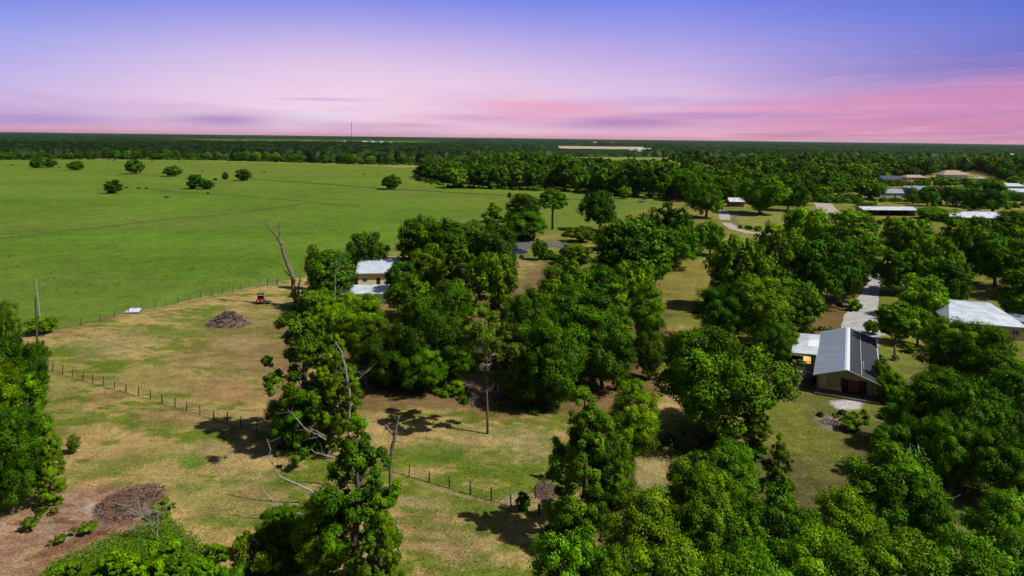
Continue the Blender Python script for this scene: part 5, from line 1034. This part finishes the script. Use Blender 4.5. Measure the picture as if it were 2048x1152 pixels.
dead('snapped_limb', (770, 1105), [('stem', [(768, 1082), (782, 1062), (797, 1042)], .13, .09), ('branch', [(770, 1080), (790, 1062), (802, 1056)], .06, .02)], 'snapped pale limb pointing up right at the gum column side', BARK_PALE, twigs=3, seed=15, cat='branch')
dead('dead_sapling', (668, 632), [('trunk', [(668, 632), (670, 590), (671, 550), (672, 520)], .16, .06), ('branch', [(671, 552), (677, 530), (684, 514)], .08, .03), ('branch', [(669, 600), (682, 588), (700, 580)], .06, .02)], 'thin white dead stem before the dark tree left of the barn', BARK_PALE, twigs=14, seed=16)
dead('pale_tree', (955, 622), [('trunk', [(955, 622), (950, 590), (940, 560), (925, 540)], .16, .05), ('branch', [(945, 570), (958, 555), (970, 545)], .06, .02)], 'pale dead twigs in the shade right of the barn trees', BARK_PALE, twigs=22, seed=18)
dead('bare_saplings', (310, 1080), [('stem', [(305, 1066), (304, 1050), (298, 1030), (292, 1016)], .07, .03), ('stem', [(317, 1082), (315, 1055), (315, 1035), (318, 1022)], .07, .03), ('stem', [(303, 1045), (288, 1032), (270, 1022), (250, 1012)], .05, .02), ('stem', [(300, 1035), (282, 1028), (276, 1002)], .04, .02)], 'cluster of pale leafless stems at the top of the green bank', BARK_PALE, twigs=26, seed=20, cat='dead shrub')
dead('bare_limb', (1900, 905), [('stem', [(1900, 820), (1925, 800), (1940, 785)], .08, .03), ('branch', [(1925, 800), (1915, 790), (1905, 788)], .04, .02)], 'bare whitish twig high in the right bank', BARK_PALE, twigs=12, seed=22, cat='branch')
# ---------------------------------------------------------------- heaps
def heap(name, u, v, wpx, hgt, label, cat, mats, n, size, seed, depth=None, stones=0):
    X, Y, _ = at(u, v); W = wpx*Y/F; D = depth or W*.6; o = empty(name, (X, Y+D*.4, 0), 0, label, cat); rng = np.random.default_rng(seed)
    core = MB(); K, J = 18, 7; vs = []
    for j in range(J+1):
        t = j/J
        for k in range(K): a = 2*math.pi*k/K; q = (1-t**1.3)*(.92+.16*rng.random()); vs.append((W/2*q*math.cos(a), D/2*q*math.sin(a), hgt*.82*t**.75*(1+.25*(rng.random()-.5))-.03))
    fs = [(j*K+k, j*K+(k+1) % K, (j+1)*K+(k+1) % K, (j+1)*K+k) for j in range(J) for k in range(K)]; core.add(vs, fs); core.build('core', mats[0], o)
    for mi, mt in enumerate(mats):
        m = MB(); 
        for q in range(n//len(mats)):
            a = rng.random()*6.28; r = rng.random()**.6; x, y = W/2*r*math.cos(a), D/2*r*math.sin(a); z = hgt*(1-r**1.6)*(.75+.4*rng.random()); d = rng.normal(size=3); d[2] *= .4; d = d/np.linalg.norm(d)*size*(.5+rng.random())
            if stones: s = size*(.4+.8*rng.random()); m.box((x, y, z*.9+s*.1), (s, s*.7, s*.5), rng.random()*3)
            else: m.tube([(x-d[0], y-d[1], max(.02, z-d[2])), (x+rng.normal()*.05, y, z+.05), (x+d[0], y+d[1], max(.02, z+d[2]))], [.035, .03, .015], 4, cap=False)
        m.build('rubble' if stones else 'sticks', mt, o)
    return o
heap('brush_pile', 448, 655, 84, 2.4, 'dome-shaped heap of reddish brown brushwood in the middle of the paddock', 'brush pile', (M_TWIG, M_TWIGW, M_DARK), 1500, .55, 1)
heap('rubble_heap', 1668, 850, 46, .5, 'low heap of pale stones and debris on the shaded lawn before the house', 'rubble', (M_WOOD, M_GREYW, M_WOOD, M_BRICK), 420, .2, 2, stones=1)
heap('twig_heap', 232, 1034, 124, .10, 'flat spread of purplish twigs on the bare soil at lower left', 'brush pile', (M_TWIG, M_DARK, M_TWIG, M_WOOD), 760, .42, 3, depth=7)
heap('brushwood', 985, 812, 130, 1.2, 'tangle of cut pale branches lying before the centre grove', 'brush pile', (M_TWIG, M_WOOD, M_TWIGW), 500, 1.0, 4, depth=5)
heap('twig_litter', 1095, 1000, 50, .15, 'scatter of grey twigs on the ground inside the fence corner', 'brush pile', (M_WOOD, M_TWIG), 300, .3, 5, depth=4)
heap('log_litter', 925, 785, 90, .9, 'dark brushwood strip at the right foot of the left grove', 'brush pile', (M_TWIG, M_TWIGW), 420, .9, 6, depth=3)
def trough():
    X, Y, _ = at(266, 626); o = empty('tin_cover', (X, Y, 0), R(6), 'white tin sheet cover lying low at the pasture fence', 'cover'); m = MB(); slab((-1.5, -.7, .35), (1.5, -.7, .35), (1.2, 1.3, .75), (-1.1, 1.3, .75), .05, m); m.build('sheet', M_ROOFW, o)
    m = MB(); m.box((0, .3, .16), (2.6, 1.5, .3)); m.build('box', M_WOOD, o)
trough()
# ---------------------------------------------------------------- vehicles
def wheel(o, x, y, r, w, name='wheel'):
    m = MB(); n = 16; pts = [(x+r*math.cos(6.2832*k/n), r+r*math.sin(6.2832*k/n)) for k in range(n)]; m.prism(pts, y-w/2, y+w/2, 'y'); wo = m.build(name, M_TYRE, o)
    m = MB(); pts = [(x+r*.58*math.cos(6.2832*k/n), r+r*.58*math.sin(6.2832*k/n)) for k in range(n)]; s = 1 if y > 0 else -1; m.prism(pts, y+s*(w/2+.004)-.01, y+s*(w/2+.004)+.01, 'y'); m.build('rim', M_RIM, wo)
def car(name, u, v, rz, paint, label, cat='car', pickup=False, L_=4.6):
    X, Y, _ = at(u, v); o = empty(name, (X, Y, gz(X, Y)), R(rz), label, cat); s = L_/4.6; hw = .88
    prof = [(-2.25, .35), (-2.28, .75), (-2.1, .92), (-.9, .98), (.9, .98), (2.0, .90), (2.28, .72), (2.28, .35)] if not pickup else [(-2.5, .45), (-2.5, 1.0), (-.55, 1.02), (.95, 1.05), (2.2, .98), (2.45, .78), (2.45, .45)]
    m = MB(); m.prism([(a*s, b) for a, b in prof], -hw, hw, 'y'); m.build('body', paint, o)
    cab = [(-1.75, .95), (-1.25, 1.42), (.35, 1.46), (1.15, .97)] if not pickup else [(-.5, 1.02), (-.4, 1.62), (.65, 1.64), (1.25, 1.04)]
    m = MB(); n = len(cab); vs = [(a*s, -hw+.04+(.14 if b > 1.2 else 0), b) for a, b in cab]+[(a*s, hw-.04-(.14 if b > 1.2 else 0), b) for a, b in cab]; m.add(vs, [tuple(range(n)), tuple(range(n, 2*n))[::-1]]+[(i, n+i, n+(i+1) % n, (i+1) % n) for i in range(n)]); m.build('window', M_GLASS, o)
    m = MB(); (a1, z1), (a2, z2) = cab[1], cab[2]; m.box(((a1+a2)/2*s, 0, (z1+z2)/2+.025), ((a2-a1)*s, 2*hw-.34, .05)); m.build('roof', paint, o)
    for x in (-1.4, 1.42):
        for y in (-.8, .8): wheel(o, x*s, y, .34, .22)
    for y in (-.62, .62):
        m = MB(); m.box((2.27*s*(1.07 if pickup else 1), y, .68), (.06, .34, .16)); m.build('headlight', M_LAMP, o); m = MB(); m.box((-2.27*s*(1.1 if pickup else 1), y, .75), (.05, .3, .14)); m.build('tail_light', M_TAIL, o)
    return o
car('parked_car', 1688, 612, 78, material('silver_paint', (.35, .37, .38), .25, metallic=.5, spec=.6), 'silver-grey car parked under trees left of the driveway')
car('blue_car', 1040, 507, 15, material('blue_paint', (.05, .08, .30), .22, metallic=.3, spec=.6), 'blue car parked on the asphalt among trees', L_=5.0)
car('red_vehicle', 1352, 404, 5, M_RED, 'low bright red vehicle at the top right of the trailer lawn', 'vehicle', L_=6.5)
car('pickup_truck', 1338, 402, 10, M_BLACK, 'black and white pickup beside the low bright red vehicle', 'truck', pickup=True, L_=5.2)
def tractor():
    X, Y, _ = at(521, 606); o = empty('utility_vehicle', (X, Y, 0), R(-72), 'small red utility vehicle with black roof parked in the upper paddock', 'vehicle')
    m = MB(); m.prism([(-1.3, .5), (-1.3, 1.05), (-.2, 1.0), (-.1, .75), (.55, .75), (.65, 1.15), (1.35, 1.0), (1.5, .5)], -.7, .7, 'y'); m.build('body', M_RED, o)
    m = MB(); m.box((.1, 0, 2.05), (1.5, 1.5, .08)); m.build('roof', M_ROOFV, o)
    m = MB()
    for x in (-.55, .75):
        for y in (-.62, .62): m.tube([(x, y, .95), (x*.95, y, 2.02)], .04, 6)
    m.build('roll_cage', M_BLACK, o); m = MB(); m.box((.0, 0, 1.0), (.5, 1.2, .15)); m.box((-.28, 0, 1.3), (.12, 1.2, .5)); m.build('seat', M_BLACK, o)
    m = MB(); m.tube([(.55, .3, 1.15), (.4, .3, 1.35)], .03, 6); m.build('steering_wheel', M_BLACK, o)
    for x in (-.95, 1.0):
        for y in (-.75, .75): wheel(o, x, y, .38, .3)
    for y in (-.45, .45): m = MB(); m.box((1.47, y, .82), (.05, .2, .14)); m.build('headlight', M_LAMP, o)
tractor()
X, Y, _ = at(532, 607); o = empty('wooden_trailer', (X, Y, 0), R(-8), 'low dark flat trailer lying behind the small red utility vehicle', 'trailer'); m = MB(); m.box((0, 0, .45), (2.2, 1.4, .12)); m.build('bed', M_POST, o)
for y in (-.7, .7): wheel(o, 0, y, .26, .16)
m = MB(); m.box((-1.5, 0, .42), (.9, .08, .08)); m.build('drawbar', M_BLACK, o)
X, Y, _ = at(1285, 405); o = empty('farm_trailer', (X, Y, 0), R(12), 'orange-brown farm trailer at the top of the lawn by the wood edge', 'trailer'); m = MB(); m.box((0, 0, 1.0), (6, 2.2, .3)); m.build('bed', M_BRICK, o); m = MB()
for k in range(7): m.box((-2.8+k*.93, -1.05, 1.5), (.1, .08, .8))
m.box((0, -1.05, 1.9), (6, .08, .1)); m.build('side_rail', M_TERRA, o)
for x in (-1.2, .2):
    for y in (-1.15, 1.15): wheel(o, x, y, .45, .25)
def cow(u, v, label, rz):
    X, Y, _ = at(u, v); o = empty('cow', (X, Y, 0), R(rz), label, 'cow', 'dark cattle grazing in the pasture'); m = MB()
    m.tube([(-1.1, 0, 1.1), (-.8, 0, 1.05), (0, 0, .98), (.7, 0, 1.05), (1.0, 0, 1.15), (1.35, 0, .95), (1.65, 0, .55), (1.85, 0, .3)], [.18, .42, .48, .42, .28, .2, .16, .1], 10)
    for x in (-.75, .75):
        for y in (-.25, .25): m.tube([(x, y, .9), (x+.05, y, .5), (x, y, 0)], [.16, .09, .08], 6)
    m.tube([(-1.15, 0, 1.2), (-1.3, 0, .9), (-1.32, 0, .4)], [.05, .04, .06], 5); m.build('body', M_BLACK, o, smooth=True)
for u, v, a, w in ((228, 323, 10, 'left of the tallest lone tree at the back'), (303, 323, 170, 'right of the tallest lone tree, left one of two'), (308, 323, 30, 'right of the tallest lone tree, right one of two'), (358, 325, 90, 'behind the low dome-shaped lone tree'),
                   (277, 379, 20, 'right of the haystack-shaped tree, middle of three'), (293, 379, 160, 'right of the haystack-shaped tree, farthest right of three'), (252, 378, 60, 'right of the haystack-shaped tree, nearest to it'), (23, 331, 0, 'left of the touching pair of trees'),
                   (119, 336, 180, 'between the touching pair and the flat-topped tree'), (728, 350, 40, 'farther left of the two beside the right lone tree'), (756, 350, 120, 'nearer of the two beside the right lone tree'), (404, 344, 0, 'behind the pointed tree pair'),
                   (528, 345, 60, 'right of the square-topped tree'), (416, 389, 90, 'below the pointed tree pair'), (333, 397, 20, 'alone in the middle of the open pasture')):
    cow(u, v, 'dark cow '+w, a)
# ---------------------------------------------------------------- weeds in the pasture: dark tufts too many to count
def tufts():
    rng = np.random.default_rng(77); V, T, n = [], [], 0; P, Nn, Tt = [], [], []
    for k in range(420):
        u, v = rng.uniform(-30, 900), 330+260*rng.random()**1.2
        X, Y, _ = at(u, v)
        if inside(np.array([u]), np.array([v]), [(-60, 330), (860, 335), (700, 500), (560, 555), (0, 660), (-60, 660)])[0] < 6: continue
        r = .10+.42*rng.random()**3
        for q in range(6): P.append((X+rng.normal()*r*.7, Y+rng.normal()*r*.5, .1+.35*rng.random()*r)); Nn.append(rng.normal(size=3)+np.array((0, -.3, .6))); Tt.append((.5+.7*rng.random(),)*3)
    V, Fq, T4 = leaf_quads(np.array(P), np.array(Nn), .15, rng, np.array(Tt)); o = link('pasture_weeds', np_mesh('pasture_weeds', V, Fq, LEAF['dark'], T4)); tag(o, 'dark weed tufts dotted over the green pasture', 'weeds', kind='stuff')
    P, Nn, Tt = [], [], []; bank = [(60, 1180), (110, 1130), (200, 1085), (260, 1065), (300, 1040), (330, 1030), (400, 1085), (450, 1180), (300, 1500), (-100, 1500)]
    for k in range(24000):
        u, v = rng.uniform(-60, 480), rng.uniform(1025, 1200)
        if inside(np.array([u]), np.array([v]), bank)[0] < -3: continue
        X, Y, _ = at(u, v); P.append((X, Y, .05+.45*rng.random())); Nn.append(rng.normal(size=3)*.8+np.array((0, -.3, .6))); Tt.append((.75+.6*rng.random(),)*3)
    V, Fq, T4 = leaf_quads(np.array(P), np.array(Nn), .085, rng, np.array(Tt)); o = link('bank_grass', np_mesh('bank_grass', V, Fq, LEAF['scrub'], T4)); tag(o, 'bright green tall grass on the bank at the bottom left', 'grass', kind='stuff')
tufts()
print('objects', len(bpy.data.objects))
# ---------------------------------------------------------------- undergrowth and standing grass: too many to count
def undergrowth():
    rng = np.random.default_rng(5); P, Nn, T = [], [], []
    #      polyline in photo pixels, bushes, spread in metres, height, leaf size
    rows = [([(0, 319.5), (250, 318.5), (400, 320), (500, 322), (700, 328), (860, 331)], 260, 8, 3.4, .9), ([(838, 360), (900, 374), (1000, 379), (1150, 383), (1240, 392), (1340, 400)], 170, 5, 2.2, .5),
            ([(1400, 412), (1470, 405), (1560, 410), (1620, 392)], 70, 5, 2.2, .45), ([(1640, 405), (1720, 396), (1760, 390)], 40, 7, 2.0, .4), ([(1700, 372), (1760, 372), (1860, 370), (1990, 366)], 110, 8, 3.0, .5),
            ([(1770, 402), (1860, 404), (1960, 418), (2060, 412)], 90, 9, 2.6, .45), ([(1850, 425), (1950, 428), (2060, 432)], 90, 5, 1.8, .4), ([(1590, 425), (1680, 440), (1740, 445), (1860, 445)], 70, 6, 2.0, .4), ([(1640, 385), (1700, 384), (1760, 382)], 40, 7, 2.5, .45),
            ([(1600, 395), (1640, 405), (1680, 402), (1740, 412)], 50, 7, 5.5, .5), ([(1780, 385), (1850, 388), (1920, 392), (2050, 402)], 70, 9, 6.5, .55), ([(1740, 366), (1800, 369), (1880, 363), (2000, 372)], 60, 8, 5.0, .6), ([(1850, 440), (1930, 449), (2040, 452)], 50, 5, 3.5, .4),
            ([(1130, 470), (1180, 478), (1230, 488)], 40, 4, 1.8, .35), ([(1470, 455), (1560, 466), (1600, 470)], 40, 3, 1.4, .3), ([(1000, 478), (1030, 480), (1080, 478)], 24, 3, 1.5, .3), ([(1070, 515), (1150, 522), (1200, 530)], 40, 4, 2, .3),
            ([(720, 770), (800, 775), (900, 785), (1000, 810), (1100, 818)], 60, 2.5, .9, .2), ([(1000, 620), (1100, 640), (1300, 680)], 70, 6, 1.8, .3), ([(1560, 690), (1600, 668), (1660, 660)], 26, 2, 1.0, .18), ([(1760, 770), (1790, 800), (1800, 880)], 34, 2, 1.6, .18),
            ([(600, 590), (640, 605), (700, 612)], 24, 3, 1.6, .25), ([(560, 1090), (600, 1110), (560, 1140), (480, 1150)], 40, 2, .9, .14), ([(620, 900), (600, 890), (660, 905)], 16, 2, .8, .15), ([(1290, 880), (1400, 900), (1540, 900)], 34, 3, 1.0, .18),
            ([(1640, 830), (1700, 845), (1740, 815)], 16, 1.5, .6, .14), ([(0, 1030), (60, 1040), (120, 1000)], 7, 2, .6, .14), ([(1100, 1060), (1180, 1080), (1240, 1060)], 24, 2.5, .9, .14), ([(1850, 600), (1900, 640), (1880, 700)], 30, 4, 2.2, .25)]
    for pts, n, spread, hh, ls in rows:
        W = [np.array(at(u, v)[:2]) for u, v in pts]
        for k in range(n):
            t = rng.random()*(len(W)-1); i = int(t); c = W[i]*(1-t+i)+W[i+1]*(t-i)+rng.normal(size=2)*spread*np.array((.7, .6)); h = hh*(.35+.8*rng.random()); r = h*(.6+.5*rng.random()); b = .55+.8*rng.random(); dry = rng.random() < .12
            m = int(min(260, 26*(r/ls)**1.5)+20); d = unit(rng.normal(size=(m, 3))); d[:, 2] = np.abs(d[:, 2]); q = rng.random((m, 1))**.4
            P.append(np.array((c[0], c[1], .1))+d*np.array((r, r, h))*q*(.8+.3*rng.random((m, 1)))); Nn.append(d+.5*rng.normal(size=(m, 3))); tt = np.full((m, 3), b)*(.7+.6*rng.random((m, 1)))
            T.append(np.concatenate([tt*(np.array((2.2, 1.1, 1.6)) if dry else 1), np.full((m, 1), ls)], 1))
    P, Nn, T = map(np.concatenate, (P, Nn, T)); V, Fq, T4 = leaf_quads(P, Nn, T[:, 3], rng, T[:, :3])
    o = link('undergrowth', np_mesh('undergrowth', V, Fq, leaf_material('undergrowth_leaves', (.068, .135, .012), var=0), T4)); tag(o, 'low green undergrowth along wood edges, hedges and tree feet', 'undergrowth', kind='stuff')
undergrowth()
def paddock_grass():
    rng = np.random.default_rng(6); n = 150000; Y = 44+ (rng.random(n)**1.5)*150; X = (rng.random(n)*2-1)*.80*Y
    u, v = U0+F*X/Y, V0+F*H/Y; area = [(-60, 700), (80, 668), (330, 615), (560, 566), (640, 600), (600, 760), (760, 770), (1120, 820), (1500, 880), (1540, 740), (1700, 660), (1840, 660), (1860, 760), (1770, 840), (1760, 960), (1500, 1020), (1300, 940), (1150, 1200), (-60, 1200)]
    cl = fbm(X*.9, Y*.9, 101, 3)+.35*fbm(X*.2, Y*.2, 102, 3); k = (inside(u, v, area) > 0) & (cl > .66); X, Y, cl = X[k], Y[k], cl[k]; n = len(X)
    c, _ = ground_colour(X, Y); P = np.stack([X, Y, .02+.10*rng.random(n)+(fbm(X*.08, Y*.08, 71, 3)-.5)*.25], -1); N_ = rng.normal(size=(n, 3))*.5+np.array((0, 0, .9))
    g = c[:, 1:2] > c[:, 0:1]*.75; T = np.where(g & (rng.random((n, 1)) < .6), c*np.array((.75, 1.0, .7)), c*np.array((1.15, 1.08, 1.0)))*(.7+.55*rng.random((n, 1)))
    V, Fq, T4 = leaf_quads(P, N_, .075, rng, T); o = link('paddock_grass', np_mesh('paddock_grass', V, Fq, leaf_material('grass_blades', (1, 1, 1), .1, 0), T4)); tag(o, 'dry and green grass tussocks standing in the paddock and lawns', 'grass', kind='stuff'); print('tussocks', n)
paddock_grass()
def haze():
    m = MB(); m.box((0, 24900, 82.5), (60000, 52000, 169)); o = m.build('haze', bpy.data.materials.new('haze')); mt = o.data.materials[0]; mt.use_nodes = True; nt = mt.node_tree; nt.nodes.clear()
    v = nt.nodes.new('ShaderNodeVolumePrincipled'); v.inputs['Color'].default_value = (.78, .80, .95, 1); v.inputs['Density'].default_value = 1.3e-5; v.inputs['Anisotropy'].default_value = .2
    q = nt.nodes.new('ShaderNodeOutputMaterial'); nt.links.new(v.outputs[0], q.inputs['Volume']); tag(o, 'thin bluish haze over the far woods', 'haze', kind='stuff')
haze()
